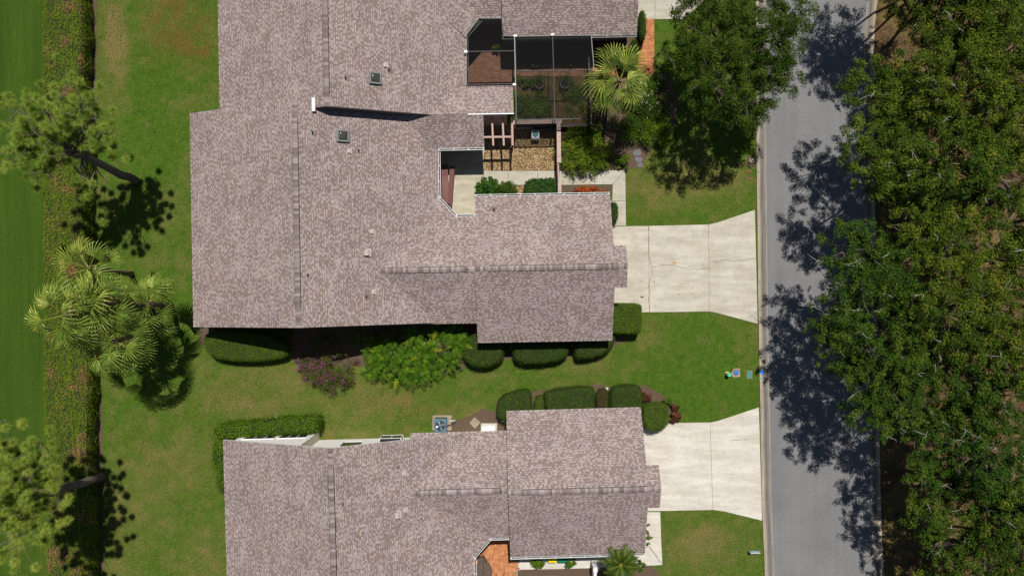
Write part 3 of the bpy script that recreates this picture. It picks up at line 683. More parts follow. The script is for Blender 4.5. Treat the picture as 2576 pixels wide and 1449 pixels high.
def gutter(pts, z, parent, m, inward, hang=True):
    """open trough along a line of points; inward: unit vectors towards the roof, one per run"""
    root = None
    for (p, q), (ix, iy) in zip(zip(pts[:-1], pts[1:]), inward):
        p = np.array(p); q = np.array(q); d = (q-p)/np.linalg.norm(q-p); out = -np.array((ix, iy)); mb = MB(); L = np.linalg.norm(q-p)
        prof = [(0.0,0.0),(0.0,-0.09),(0.02,-0.11),(0.10,-0.11),(0.13,-0.07),(0.135,0.0),(0.11,0.0),(0.105,-0.06),(0.09,-0.085),(0.03,-0.085),(0.018,0.0)]
        V = []
        for e in (p, q):
            for o_, dz in prof: V.append((e[0]+out[0]*(o_+0.012), e[1]+out[1]*(o_+0.012), z+dz+0.004))
        n = len(prof); Fc = [(i, (i+1) % n, n+(i+1) % n, n+i) for i in range(n)]+[tuple(range(n)), tuple(reversed(range(n, 2*n)))]
        cr = d[0]*out[1]-d[1]*out[0]
        if cr > 0: Fc = [tuple(reversed(f)) for f in Fc]
        g = mb.add(V, Fc).build('gutter', m, parent)
        V = [tuple((*(e+out*(o_+0.012)), z-0.055)) for e in (p+d*0.01, q-d*0.01) for o_ in (0.024, 0.104)]
        MB().add(V, [(0,1,3,2)]).build('gutter_silt', M['silt'], g)
        if hang:
            k = max(1, int(L/0.95))
            for i in range(k+1):
                e = p+d*(0.06+(L-0.12)*i/k); V = []
                a = e+out*0.012; b = e+out*0.147
                MB().beam((a[0],a[1],z+0.008), (b[0],b[1],z+0.008), 0.035, 0.012).build('hanger', m, g)

def roof_z(u, v):
    """height of the roof surface in plan coordinates (v already unmirrored)"""
    z = [-1]
    if U_W <= u <= U_E and V_S <= v <= 10.6: z.append(Z_R-S*abs(u-U_R))
    if -6.3 <= u <= 0 and abs(v) <= 3.47: z.append(Z_W-S*abs(v))
    if 0 <= u <= 8.78 and abs(v) <= 4.75: z.append(Z_G-S*abs(v))
    if -5 <= u <= 0.65 and 7.94 <= v <= V_P: z.append(2.5+S*(v-7.94))
    return max(z)

def townhouse(label, loc, rot, sv, wall_m, gut_m, over=False, trim='fascia', gut_upper=True):
    H_ = thing('townhouse', label, 'house', (loc[0], loc[1], 0), math.radians(rot))
    Y = lambda v: sv*v
    # --- walls
    mb = MB()
    def gab(u0, ur, u1, v0, v1, base=0.0, drop=0.24):
        zf = lambda u: Z_R-S*abs(u-U_R)-drop
        pr = [(u0, base), (u0, zf(u0)), (ur, zf(ur)), (u1, zf(u1)), (u1, base)]
        if ur in (u0, u1): pr = [(u0, base), (u0, zf(u0)), (u1, zf(u1)), (u1, base)]
        mb.extr(pr, 'y', min(Y(v0), Y(v1)), max(Y(v0), Y(v1)))
    gab(-17.95, U_R, -2.95, -2.69, V_P-0.03)
    gab(-17.9, -12.94, -12.94, -3.30, -2.60)                               # bay that steps out under the gable
    mb.box(-3.4, 0.35, min(Y(-2.95), Y(2.95)), max(Y(-2.95), Y(2.95)), 0, 2.36)
    mb.prism([(-3.4, Y(4.4)), (-2.9, Y(4.4)), (-1.6, Y(2.9)), (-3.4, Y(2.9))], 0, 2.3)
    mb.extr([(-4.2, 0), (-4.2, Z_G-S*4.2-0.24), (0, Z_G-0.24), (4.2, Z_G-S*4.2-0.24), (4.2, 0)], 'x', 0.35, 8.3)
    mb.box(-4.4, 0.2, min(Y(8.45), Y(V_P-0.05)), max(Y(8.45), Y(V_P-0.05)), 0, 2.4)
    mb.build('wall', wall_m, H_)
    # --- roof deck with its fascia boards
    dk = MB(); T = 0.19
    def plane(u0, u1, v0, v1, axis, z_lo_at, z_lo):
        """sloping slab over a rectangle; axis 'u' or 'v', z_lo at that coordinate, rising away from it"""
        def zf(u, v): return z_lo+S*abs((u if axis == 'u' else v)-z_lo_at)
        c = [(u0,v0),(u1,v0),(u1,v1),(u0,v1)]
        V = [(u, Y(v), zf(u,v)-T) for u, v in c]+[(u, Y(v), zf(u,v)-0.006) for u, v in c]
        Fc = [(0,3,2,1),(4,5,6,7),(0,1,5,4),(1,2,6,5),(2,3,7,6),(3,0,4,7)]
        if sv < 0: Fc = [tuple(reversed(f)) for f in Fc]
        dk.add(V, Fc)
    vP = V_P
    plane(U_W, U_R, V_S, vP+(0.55 if over else 0), 'u', U_W, 2.6)
    plane(U_R, U_E, V_S, vP, 'u', U_E, Z_E)
    if over: plane(U_R, -9.55, vP+0.004, vP+0.55, 'u', U_E, Z_E)
    plane(-6.3, -0.004, -3.47, 0, 'v', -3.47, 2.5); plane(-6.3, -0.004, 0, 3.47, 'v', 3.47, 2.5)
    plane(0, 8.78, -4.75, 0, 'v', -4.75, 2.5); plane(0, 8.78, 0, 4.75, 'v', 4.75, 2.5)
    plane(8.784, 9.55, -1.32, 0, 'v', -4.75, 2.5); plane(8.784, 9.55, 0, 1.32, 'v', 4.75, 2.5)
    plane(-5.0, 0.65, 7.94, vP-0.004, 'v', 7.94, 2.5)
    R_ = dk.build('roof', M[trim], H_)
    # --- shingle courses
    E_, W_, Nn, Ss = (1,0), (-1,0), (0,sv), (0,-sv)
    pl = []
    Lm = vP-V_S
    pl.append(((U_W, Y(V_S)), (0,sv), E_, Lm+(0.55 if over else 0), U_R-U_W, 2.6, S))
    pl.append(((U_E, Y(V_S)), (0,sv), W_, Lm, U_E-U_R, Z_E, S))
    if over: pl.append(((-9.55, Y(vP)), (0,sv), W_, 0.55, -9.55-U_R, Z_R-S*(-9.55-U_R), S))
    pl.append(((-6.3, Y(-3.47)), E_, (0,sv), 6.3, 3.47, 2.5, S)); pl.append(((-6.3, Y(3.47)), E_, (0,-sv), 6.3, 3.47, 2.5, S))
    pl.append(((0, Y(-4.75)), E_, (0,sv), 8.78, 4.75, 2.5, S)); pl.append(((0, Y(4.75)), E_, (0,-sv), 8.78, 4.75, 2.5, S))
    pl.append(((8.78, Y(-1.32)), E_, (0,sv), 0.77, 1.32, 2.5+S*3.43, S)); pl.append(((8.78, Y(1.32)), E_, (0,-sv), 0.77, 1.32, 2.5+S*3.43, S))
    pl.append(((-5.0, Y(7.94)), E_, (0,sv), 5.65, 1.99, 2.5, S))
    # diagonal cricket over the inner corner of the entry court
    k = 0.7071
    c0 = np.array((-2.44, 4.70)); c1 = np.array((-1.28, 3.44)); dd = (c1-c0)/np.linalg.norm(c1-c0); Ld = float(np.linalg.norm(c1-c0))
    up = np.array((dd[1], -dd[0]));  up = up if up[0] < 0 else -up
    pl.append(((c0[0], Y(c0[1])), (dd[0], sv*dd[1]), (up[0], sv*up[1]), Ld, 3.3, 2.535, S*k*0.82))
    sh = shingles(pl, 'shingles', R_)
    # faces must look up whichever way the plan is mirrored
    dV = [(c0[0]+up[0]*s+dd[0]*e, Y(c0[1]+up[1]*s+dd[1]*e), 2.525+S*k*0.82*s-dz) for dz in (0.15, 0.0) for s, e in ((0,0),(0,Ld),(3.3,Ld),(3.3,0))]
    MB().add(dV, [(0,3,2,1),(4,5,6,7),(0,1,5,4),(1,2,6,5),(2,3,7,6),(3,0,4,7)]).build('valley_cricket', M['vent_tan'], R_)
    # --- ridges
    ridge_caps((U_R, Y(V_S)), (U_R, Y(vP+(0.5 if over else -0.05))), Z_R, R_, (1.05, Lm-0.75))
    ridge_caps((-6.15, 0), (-0.02, 0), Z_W, R_, (0.35, 5.6))
    ridge_caps((0.02, 0), (9.54, 0), Z_G, R_, (0.65, 8.75))
    # --- gutters
    if gut_m is not None:
        gutter([(U_E, Y(7.9)), (U_E, Y(4.72))], Z_E, H_, gut_m, [(-1,0)])
        gutter([(-2.44, Y(4.72)), (-1.28, Y(3.46))], 2.5, H_, gut_m, [(-k, -k*sv)])
        gutter([(-1.28, Y(3.47)), (-0.02, Y(3.47))], 2.5, H_, gut_m, [(0,-sv)])
        gutter([(0.0, Y(4.75)), (8.78, Y(4.75))], 2.5, H_, gut_m, [(0,-sv)])
        gutter([(-2.38, Y(7.94)), (0.65, Y(7.94))], 2.5, H_, gut_m, [(0,sv)])
    # --- garage door under the prow
    gd = thing_part('garage_door', H_)
    for i in range(4): MB().bevbox(8.3, 8.345, Y(0)-2.44, Y(0)+2.44, 0.03+0.53*i, 0.55+0.53*i, 0.008).build('panel', M['white_paint'], gd)
    return H_, R_
def thing_part(name, parent, loc=(0,0,0), rz=0):
    o = bpy.data.objects.new(name, None); C.objects.link(o); o.parent = parent; o.location = loc; o.rotation_euler = (0,0,rz); o.empty_display_size = 0.2; return o

R1 = math.radians(1.0); R2 = math.radians(1.6)
def frame(u, v, a): return (u*math.cos(a)-v*math.sin(a), u*math.sin(a)+v*math.cos(a))
HOUSES = {}
def add_house(key, label, uv, rot, sv, **kw):
    loc = frame(*uv, math.radians(rot)); h, r = townhouse(label, loc, rot, sv, **kw); HOUSES[key] = (h, r, loc, math.radians(rot), sv)
add_house('mid', 'townhouse with a square skylight and an open entry court of pebbles and concrete', (-2.3, 1.23), 1.0, 1, wall_m=M['pink_wall'], gut_m=M['gutter'], over=True)
add_house('top', 'townhouse whose entry court lies under a black screen enclosure', (-0.35, 21.10), 1.0, -1, wall_m=M['pink_wall'], gut_m=M['gutter_dark'], trim='fascia_tan')
add_house('low', 'townhouse with white side wall and a brick entry patio', (-0.60, -12.77), 1.6, -1, wall_m=M['white_wall'], gut_m=M['gutter'])

def on_roof(key, px, py):
    """plan position and height of the roof point seen at a pixel"""
    h_, r_, loc, a, sv = HOUSES[key]; z = 4.0
    for _ in range(12):
        p = P(px, py, z); dx, dy = p[0]-loc[0], p[1]-loc[1]
        u = dx*math.cos(a)+dy*math.sin(a); v = (-dx*math.sin(a)+dy*math.cos(a))
        z2 = roof_z(u, sv*v); z = z2 if z2 > 0 else z
    return u, v, z
def pipe_vent(key, px, py, s=1.0):
    u, v, z = on_roof(key, px, py); e = thing_part('pipe_vent', HOUSES[key][0], (u, v, z))
    MB().lathe([(0.11*s,-0.02),(0.07*s,0.06),(0.045*s,0.10),(0.045*s,0.30),(0.034*s,0.30),(0.032*s,0.2)], 12).build('pipe', M['lead'], e, True)
    MB().box(-0.16*s,0.16*s,-0.16*s,0.16*s,-0.06,0.02).build('flashing', M['cap'], e)
def box_vent(key, px, py, w_=0.24, l_=0.24, h=0.12, m='vent_tan'):
    u, v, z = on_roof(key, px, py); e = thing_part('roof_vent', HOUSES[key][0], (u, v, z))
    pr = [(-w_/2,-0.08),(-w_/2,h*0.6),(-w_/4,h),(w_/4,h),(w_/2,h*0.6),(w_/2,-0.08)]
    MB().extr(pr, 'y', -l_/2, l_/2).build('hood', M[m], e)
    MB().box(-w_*0.75,w_*0.75,-l_*0.7,l_*0.7,-0.1,0.012).build('flange', M['vent_tan'], e)
def skylight(key, px, py):
    u, v, z = on_roof(key, px, py); e = thing_part('skylight', HOUSES[key][0], (u, v, z)); e.rotation_euler = (0, math.atan(S), 0)
    a = 0.37
    fr = MB()
    for x0, x1, y0, y1 in ((-a,a,-a,-a+0.07),(-a,a,a-0.07,a),(-a,-a+0.07,-a+0.07,a-0.07),(a-0.07,a,-a+0.07,a-0.07)): fr.box(x0,x1,y0,y1,-0.05,0.17)
    fr.build('frame', M['sky_frame'], e)
    n = 10; V = []; Fc = []
    for i in range(n+1):
        for j in range(n+1):
            x = -0.29+0.58*i/n; y = -0.29+0.58*j/n; q = (1-(2*i/n-1)**4)*(1-(2*j/n-1)**4); V.append((x, y, 0.14+0.10*q**0.7))
    for i in range(n):
        for j in range(n): k = i*(n+1)+j; Fc.append((k, k+n+1, k+n+2, k+1))
    MB().add(V, Fc).build('dome', M['dome'], e, True)
    f2 = MB()
    for x0, x1, y0, y1 in ((-0.30,0.30,-0.30,-0.27),(-0.30,0.30,0.27,0.30),(-0.30,-0.27,-0.27,0.27),(0.27,0.30,-0.27,0.27)): f2.box(x0,x1,y0,y1,0.12,0.185)
    f2.build('retaining_rim', M['alu'], e)
skylight('mid', 862, 343); skylight('top', 943, 198)
for k, px, py in [('mid',787,333),('mid',903,379),('mid',776,691),('mid',922,745),('mid',1242,527),('top',870,196),('top',979,176),('low',1003,1172),('low',863,1265)]: pipe_vent(k, px, py)
for k, px, py in [('mid',878,381),('mid',935,583),('mid',939,735),('top',969,165),('low',1015,1190),('low',1019,1282)]: box_vent(k, px, py)
box_vent('mid', 923, 636, 0.34, 0.36, 0.22); box_vent('low', 1000, 1294, 0.34, 0.36, 0.22)

# white flashing where the two roofs cross, and the party wall step, its face coloured dark as if in shade
hm, rm, lm_, am, _ = HOUSES['mid']
zc = Z_R-S*abs(-9.52-U_R)
MB().box(-9.66, -9.46, 9.70, 10.52, zc-0.25, zc+0.24).build('end_flashing', M['flash'], hm)
ht, rt, lt, at_, _ = HOUSES['top']
vpt = -(V_P)                                                     # party plane in the upper house
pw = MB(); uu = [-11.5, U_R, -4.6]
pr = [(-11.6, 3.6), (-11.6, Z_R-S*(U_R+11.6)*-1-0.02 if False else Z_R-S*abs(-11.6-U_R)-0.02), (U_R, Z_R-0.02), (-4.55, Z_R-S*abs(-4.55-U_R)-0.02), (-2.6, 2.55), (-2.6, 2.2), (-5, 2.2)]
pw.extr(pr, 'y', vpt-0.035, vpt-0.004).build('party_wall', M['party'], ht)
MB().box(-2.3, 0.66, vpt-0.05, vpt-0.004, Z_N-0.16, Z_N+0.03).build('ridge_flashing', M['flash'], ht)
MB().box(-2.2, 0.22, vpt-0.03, vpt+0.10, 0.0, Z_N-0.18).build('party_wall', M['pink_wall'], ht)

# side wall of the lower house: windows, greenhouse bay, siding
hl, rl, ll, al_, _ = HOUSES['low']
def wwin(u0, u1, z0, z1, v, mull=1, bars=0):
    e = thing_part('window', hl, (0, 0, 0)); f = MB(); d = 0.03
    for a, b, c, d_ in ((u0-0.06,u1+0.06,z0-0.06,z0),(u0-0.06,u1+0.06,z1,z1+0.06),(u0-0.06,u0,z0,z1),(u1,u1+0.06,z0,z1)): f.box(a,b,v-0.004,v+0.045,c,d_)
    for i in range(1, mull+1): x = u0+(u1-u0)*i/(mull+1); f.box(x-0.02,x+0.02,v,v+0.04,z0,z1)
    for i in range(1, bars+1): z = z0+(z1-z0)*i/(bars+1); f.box(u0,u1,v,v+0.036,z-0.015,z+0.015)
    f.build('frame', M['white_paint'], e); MB().box(u0,u1,v-0.002,v+0.012,z0,z1).build('pane', M['glass'], e)
vE, vW = 2.69, 3.30
wwin(-11.0, -9.7, 0.95, 2.3, vE, 0, 0)
wwin(-17.4, -15.4, 0.3, 2.1, vW, 2); wwin(-15.1, -13.3, 0.3, 2.1, vW, 2)
for i in range(20):
    y = 2.70+0.03*i; MB().box(-12.94,-12.918,y,y+0.022,0.05,Z_R-S*abs(-12.94-U_R)-0.3).build('siding_board', M['siding'], hl)
gb = thing_part('garden_window', hl, (-7.7, vE, 0))
MB().box(-0.72,0.72,0,0.42,1.0,1.06).build('sill', M['white_paint'], gb)
fr = MB()
for x in (-0.72, -0.0, 0.68): fr.box(x, x+0.04, 0.38, 0.42, 1.06, 1.95)
fr.box(-0.72,0.72,0.38,0.42,1.95,1.99); fr.box(-0.72,-0.68,0,0.38,1.95,1.99); fr.box(0.68,0.72,0,0.38,1.95,1.99); fr.build('frame', M['white_paint'], gb)
MB().box(-0.68,0.68,0.39,0.405,1.06,1.95).build('front_pane', M['glass'], gb)
MB().add([(-0.68,0.02,2.3),(0.68,0.02,2.3),(0.68,0.40,1.985),(-0.68,0.40,1.985)], [(0,1,2,3)]).build('roof_pane', M['glass'], gb)

# ------------------------------------------------------------------ things in the courts and on the lawn
def at(px, py, h=0.0): p = P(px, py, h); return (float(p[0]), float(p[1]), 0.0)
def wall_run(pts, wd, z0, z1, off=(0,0,0)):
    mb = MB()
    for p, q in zip(pts[:-1], pts[1:]):
        p = np.array(p); q = np.array(q); d = (q-p)/np.linalg.norm(q-p); n = np.array((-d[1], d[0]))*wd/2
        mb.prism([tuple(p-n), tuple(q-n), tuple(q+n), tuple(p+n)], z0, z1)
    return mb
# court walls
o = at(1345, 321); t = thing('court_wall', 'low pink stucco wall between pebble court and screen enclosure', 'wall', o)
a = P(1290, 321.5)[:2]; b = P(1410, 319)[:2]
wall_run([a, b], 0.16, 0, 1.38).build('wall_body', M['pink_wall'], t, off=o); wall_run([a+(0,0), b], 0.24, 1.38, 1.46).build('coping', M['pink_cap'], t, off=o)
wall_run([a+(0,-0.10), b+(0,-0.10)], 0.05, 0, 0.45).build('base_board', M['pink_cap'], t, off=o)
o = at(1402, 370); t = thing('court_wall', 'pink stucco wall with flat coping between pebble court and fern bed', 'wall', o)
a = P(1401.5, 316)[:2]; b = P(1402.5, 420)[:2]
wall_run([a, b], 0.18, 0, 1.50).build('wall_body', M['pink_wall'], t, off=o)
L_ = np.linalg.norm(b-a); nseg = 2
for i in range(nseg):
    p = a+(b-a)*(0.06 if i == 0 else 0.20); q = a+(b-a)*(0.19 if i == 0 else 1.0)
    wall_run([p, q], 0.27, 1.50, 1.56).build('coping', M['pink_cap'], t, off=o)
o = at(1401, 446); t = thing('garden_gate', 'narrow pink wooden gate across the concrete walk', 'gate', o)
a = P(1400.5, 421)[:2]; b = P(1402, 467)[:2]
for i in range(10):
    p = a+(b-a)*(i+0.06)/10; q = a+(b-a)*(i+0.94)/10; wall_run([p, q], 0.035, 0.08, 1.42).build('board', M['wood_pink'], t, off=o)
wall_run([a, b], 0.10, 1.42, 1.47).build('top_rail', M['wood_pink'], t, off=o)
o = at(1404, 482); t = thing('court_wall', 'short pink stucco wall stub at the red flower bed', 'wall', o)
a = P(1404, 467)[:2]; b = P(1404, 497)[:2]; wall_run([a, b], 0.16, 0, 1.45).build('wall_body', M['pink_wall'], t, off=o); wall_run([a, b], 0.24, 1.45, 1.51).build('coping', M['pink_cap'], t, off=o)

# pergola
o = at(1255, 335); t = thing('pergola', 'pink timber pergola of three beams over the pebble court', 'pergola', o); hp = 2.42
for px0, px1 in ((1237.5, 1241), (1264, 1267.5), (1288.5, 1289.8)):
    a = P(px0, 294, hp+0.05); b = P(px1, 367, hp+0.05)
    MB().beam(a, b, 0.12, 0.16).build('beam', M['wood_pink'], t, off=o)
a = P(1214, 346, hp-0.12); b = P(1290, 345, hp-0.12); MB().beam(a, b, 0.12, 0.17).build('cross_beam', M['wood_pink'], t, off=o)
b = P(1289.5, 346, hp-0.2); MB().box(b[0]-0.06,b[0]+0.06,b[1]-0.06,b[1]+0.06,0,hp-0.2).build('post', M['wood_pink'], t, off=o)

# water softener box
o = at(1346.5, 341, 0.3); t = thing('utility_box', 'white square utility box with green ring standing in the pebbles', 'box', o)
MB().bevbox(-0.27,0.27,-0.29,0.29,0,0.62,0.05).build('body', M['white_paint'], t)
MB().lathe([(0.20,0.615),(0.20,0.65),(0.165,0.65),(0.165,0.63)], 24).build('lid_ring', M['green_lid'], t)
MB().box(-0.06,0.06,0.3,0.36,0.2,0.35).build('valve', M['pvc'], t)

# stained boards leaning in the entry corner: two slatted panels on short trestles
def slat_panel(label, c0, c1, wd, z, n):
    """bench-like panel from pixel c0 to c1"""
    a = P(*c0, z); b = P(*c1, z); o = ((a[0]+b[0])/2, (a[1]+b[1])/2, 0); t = thing('slatted_bench', label, 'bench', o)
    d = (b-a)[:2]; L = np.linalg.norm(d); d /= L; nn = np.array((-d[1], d[0]))
    for i in range(n):
        s = -wd/2+wd*(i+0.5)/n; p = a[:2]+nn*s+d*rng.normal(0,0.012); q = b[:2]+nn*s+d*rng.normal(0,0.012)
        MB().beam((*p, z), (*q, z), wd/n-0.012, 0.035).build('slat', M['red_wood'], t, off=o)
    for f in (0.15, 0.85):
        c = a[:2]+(b[:2]-a[:2])*f
        MB().beam((*(c-nn*wd*0.45), z-0.06), (*(c+nn*wd*0.45), z-0.06), 0.06, 0.08).build('bearer', M['red_wood'], t, off=o)
        for s in (-1, 1):
            e = c+nn*wd*0.4*s; MB().box(e[0]-0.03,e[0]+0.03,e[1]-0.03,e[1]+0.03,0.03,z-0.1).build('leg', M['red_wood'], t, off=o)
slat_panel('wide red stained slatted bench under the entry eave', (1115,415), (1120.5,514), 0.60, 0.62, 7)
slat_panel('narrow red stained slatted bench set askew beside the wide one', (1138,419), (1130.5,513), 0.33, 0.66, 4)

# air conditioner and its neighbours beside the lower house
o = at(1112, 1063); pd = thing('concrete_pad', 'weathered concrete pad under the blue air conditioner', 'pad', o)
MB().bevbox(-0.66,0.66,-0.52,0.52,0,0.07,0.02).build('pad_slab', M['pad'], pd)
o = at(1111, 1063.5); t = thing('air_conditioner', 'blue grey air conditioner with round fan top on concrete pad', 'air conditioner', (o[0], o[1], 0.07))
MB().bevbox(-0.40,0.40,-0.42,0.42,0.04,0.78,0.06).build('coil_case', M['ac_grille'], t)
for x in (-0.36,0.36):
    for y in (-0.38,0.38): MB().box(x-0.04,x+0.04,y-0.04,y+0.04,0,0.80).build('corner_post', M['ac_blue'], t)
MB().bevbox(-0.43,0.43,-0.45,0.45,0.78,0.86,0.04).build('top_cover', M['ac_blue'], t)
MB().lathe([(0.345,0.855),(0.345,0.872),(0.33,0.872),(0.33,0.862)], 28).build('fan_well', M['ac_dark'], t)
MB().lathe([(0.10,0.862),(0.10,0.90),(0.06,0.92),(0.02,0.925)], 16).build('hub', M['ac_blue'], t, True)
for k in range(4):
    a0 = 2*math.pi*k/4+0.35; V = []
    for r_ in (0.09, 0.31):
        for da in (-0.28, 0.28): V.append((r_*math.cos(a0+da), r_*math.sin(a0+da), 0.878+0.018*(1 if da > 0 else -1)))
    MB().add(V, [(0,1,3,2)]).build('fan_blade', M['blade'], t)
for k in range(12):
    a0 = 2*math.pi*k/12; MB().beam((0.1*math.cos(a0),0.1*math.sin(a0),0.895),(0.34*math.cos(a0),0.34*math.sin(a0),0.885),0.007,0.007).build('guard_wire', M['ac_blue'], t)
MB().tube([(0.40,-0.15,0.2),(0.6,-0.1,0.1),(0.85,0.02,0.06),(0.95,0.08,0.05)], 0.03).build('refrigerant_line', M['pipe_black'], t)
o = at(1138, 1058); t = MB().tube([(-0.2,-0.02,0.06),(0.2,0.03,0.06)], 0.028).build('drain_pipe', M['pvc'], None, True); t.location = o; tag(t, 'short white plastic pipe lying by the air conditioner', 'pipe')
o = at(1194.5, 1063); t = thing('paving_stone', 'grey square stepping stone set cornerwise in bare soil', 'paving stone', o, math.radians(47))
MB().bevbox(-0.28,0.28,-0.28,0.28,0,0.05,0.015).build('stone', M['pad'], t); MB().lathe([(0.035,0.05),(0.035,0.056),(0.01,0.056)], 10).build('hole', M['vent_black'], t)
o = at(1230, 1078); pd = thing('concrete_pad', 'tan concrete pad under the white pump box', 'pad', o); MB().bevbox(-0.56,0.56,-0.28,0.38,0,0.06,0.02).build('pad_slab', M['walk'], pd)
o = at(1229, 1076); t = thing('pump_box', 'white sloping pump cover on tan pad by the house wall', 'box', (o[0], o[1], 0.06))
MB().extr([(-0.24,0.0),(-0.24,0.42),(0.08,0.42),(0.18,0.30),(0.18,0.0)], 'x', -0.45, 0.45).build('cover', M['white_paint'], t)
MB().box(-0.05,0.40,0.18,0.23,0.10,0.26).build('vent_hood', M['white_paint'], t); MB().lathe([(0.03,0.0),(0.03,0.2)], 10, (-0.3,0.25,0)).build('conduit', M['pvc'], t)
o = at(1256, 1046); t = MB().tube([(-0.09,0.03,0.03),(0.09,-0.03,0.03)], 0.045).build('pipe_end', M['pvc'], None); t.location = o; tag(t, 'white pipe stub beside the rounded corner hedge', 'pipe')
o = at(1265.5, 1059); t = MB().tube([(-0.11,0,0.035),(0.11,0.01,0.035)], 0.04).build('pipe_end', M['pvc'], None); t.location = o; tag(t, 'white pipe piece on soil against the lower garage', 'pipe')
for px, py, lab in [(699,1048.5,'grey sprinkler riser in front of the leafy hedge row'), (1525,976,'white sprinkler riser behind the bronzed hedge block')]:
    t = thing('sprinkler', lab, 'sprinkler', at(px, py)); MB().lathe([(0.05,0),(0.05,0.3),(0.09,0.31),(0.09,0.36),(0.045,0.36),(0.045,0.33)], 14).build('riser', M['pvc'], t); MB().lathe([(0.04,0.33),(0.04,0.345),(0.01,0.345)], 10).build('nozzle', M['vent_black'], t)

# water meter corner
o = at(1851, 937); t = thing('meter_box', 'rough concrete meter slab with bright blue cap in the lawn', 'meter', o)
pz = [(-0.30,0.02),(-0.16,0.30),(0.27,0.30),(0.29,-0.28),(-0.10,-0.32),(-0.27,-0.28)]
MB().prism(pz, 0, 0.06).build('slab', M['pad'], t); MB().lathe([(0.20,0.058),(0.20,0.066),(0.02,0.066)], 18).build('ring', M['clay'], t); MB().lathe([(0.125,0.06),(0.125,0.10),(0.09,0.115),(0.01,0.118)], 18).build('cap', M['blue_paint'], t)
o = at(1832, 941, 0.3); t = thing('fire_hydrant', 'small pale yellow hydrant with aqua bonnet beside the meter slab', 'hydrant', o)
MB().lathe([(0.15,0),(0.15,0.04),(0.09,0.05),(0.085,0.42),(0.12,0.45),(0.12,0.48)], 16).build('barrel', M['yellow_cast'], t, True)
MB().lathe([(0.145,0.48),(0.145,0.53),(0.125,0.56),(0.10,0.545),(0.03,0.53)], 20).build('bonnet', M['aqua'], t, True)
MB().lathe([(0.03,0.53),(0.03,0.58),(0.01,0.58)], 6).build('bonnet_nut', M['aqua'], t)
for ang in (0.2, 2.0): d = Vector((math.cos(ang), math.sin(ang), 0)); MB().tube([d*0.07+Vector((0,0,0.36)), d*0.19+Vector((0,0,0.36))], [0.055,0.06], 10).build('outlet', M['yellow_cast'], t)
o = at(1885.5, 942); t = thing('valve_box', 'green rectangular valve box lid flush in the lawn', 'valve box', o)
MB().bevbox(-0.15,0.15,-0.24,0.24,0,0.045,0.015).build('lid', M['green_lid'], t); MB().box(-0.18,0.18,-0.27,0.27,0,0.02).build('rim', M['pad'], t)
V = [P(x, y)[:2] for x, y in ((1908,935.5),(1913,930),(1918,931),(1919,943),(1914,941))]
def paint_mark(name, pts, m, lab):
    # follow the curb face so that the mark lies on it
    prof = [(0.0,0.075),(0.05,0.09),(0.18,0.088),(0.25,0.045),(0.33,0.022),(0.45,0.02),(0.60,0.034)]
    cx = lambda y: (interp(LC, 724.5-y*F/CAM_H)-1288)*CAM_H/F
    G = []; ys2 = np.linspace(min(p[1] for p in pts), max(p[1] for p in pts), 9); mb = MB()
    for ya, yb in zip(ys2[:-1], ys2[1:]):
        ym = (ya+yb)/2; xs2 = []
        n = len(pts)
        for i in range(n):
            a, b = pts[i], pts[(i+1) % n]
            if (a[1] > ym) != (b[1] > ym): xs2.append(a[0]+(b[0]-a[0])*(ym-a[1])/(b[1]-a[1]))
        if len(xs2) < 2: continue
        x0, x1 = min(xs2), max(xs2); k = 6
        for j in range(k):
            u0 = x0+(x1-x0)*j/k; u1 = x0+(x1-x0)*(j+1)/k; zz = lambda u: float(np.interp(u-cx(ym), [q[0] for q in prof], [q[1] for q in prof]))+0.009
            mb.add([(u0,ya,zz(u0)),(u1,ya,zz(u1)),(u1,yb,zz(u1)),(u0,yb,zz(u0))], [(0,1,2,3)])
    return tag(mb.build(name, m), lab, 'paint mark')
paint_mark('curb_mark', V, M['blue_paint'], 'bright blue paint mark on the curb by the valve box')
paint_mark('curb_mark', [P(x, y)[:2] for x, y in ((1909,948),(1915,948),(1914,954),(1910,953))], M['pale_blue'], 'faded pale blue paint smear on the curb')

# lawn sign
b0 = P(1881.5, 1383.5); b1 = P(1905.5, 1382); t = thing('lawn_sign', 'small white and teal board sign on wire legs near the curb', 'sign', ((b0[0]+b1[0])/2, (b0[1]+b1[1])/2, 0), math.atan2(b1[1]-b0[1], b1[0]-b0[0]))
W2 = np.linalg.norm(b1-b0)/2
MB().box(-W2,W2,-0.006,0.006,0.14,0.62).build('board', M['sign_white'], t)
MB().box(-W2+0.01,W2-0.01,0.007,0.009,0.15,0.40).build('printed_field', M['sign_blue'], t)
for x0, x1, z0, z1 in ((-0.30,-0.14,0.40,0.45),(-0.12,-0.02,0.41,0.46),(0.12,0.30,0.42,0.49),(-0.30,-0.2,0.18,0.25),(0.14,0.30,0.16,0.24),(-0.18,0.1,0.155,0.19)): MB().box(x0,x1,0.0095,0.0115,z0,z1).build('printed_mark', M['sign_teal'], t)
for x in (-0.2, 0.2): MB().tube([(x,0,0),(x,0,0.3)], 0.006, 5).build('wire_leg', M['bronze'], t)

# mailbox base stone by the curb
o = at(1889.5, 405); t = thing('edging_stone', 'grey rounded stone with white cap beside the curb', 'stone', o)
MB().lathe([(0.20,0),(0.21,0.06),(0.18,0.12),(0.10,0.14)], 11).build('stone', M['pad'], t); MB().lathe([(0.045,0.13),(0.05,0.19),(0.03,0.21)], 10, (0.04,0.02,0)).build('cap', M['pvc'], t)

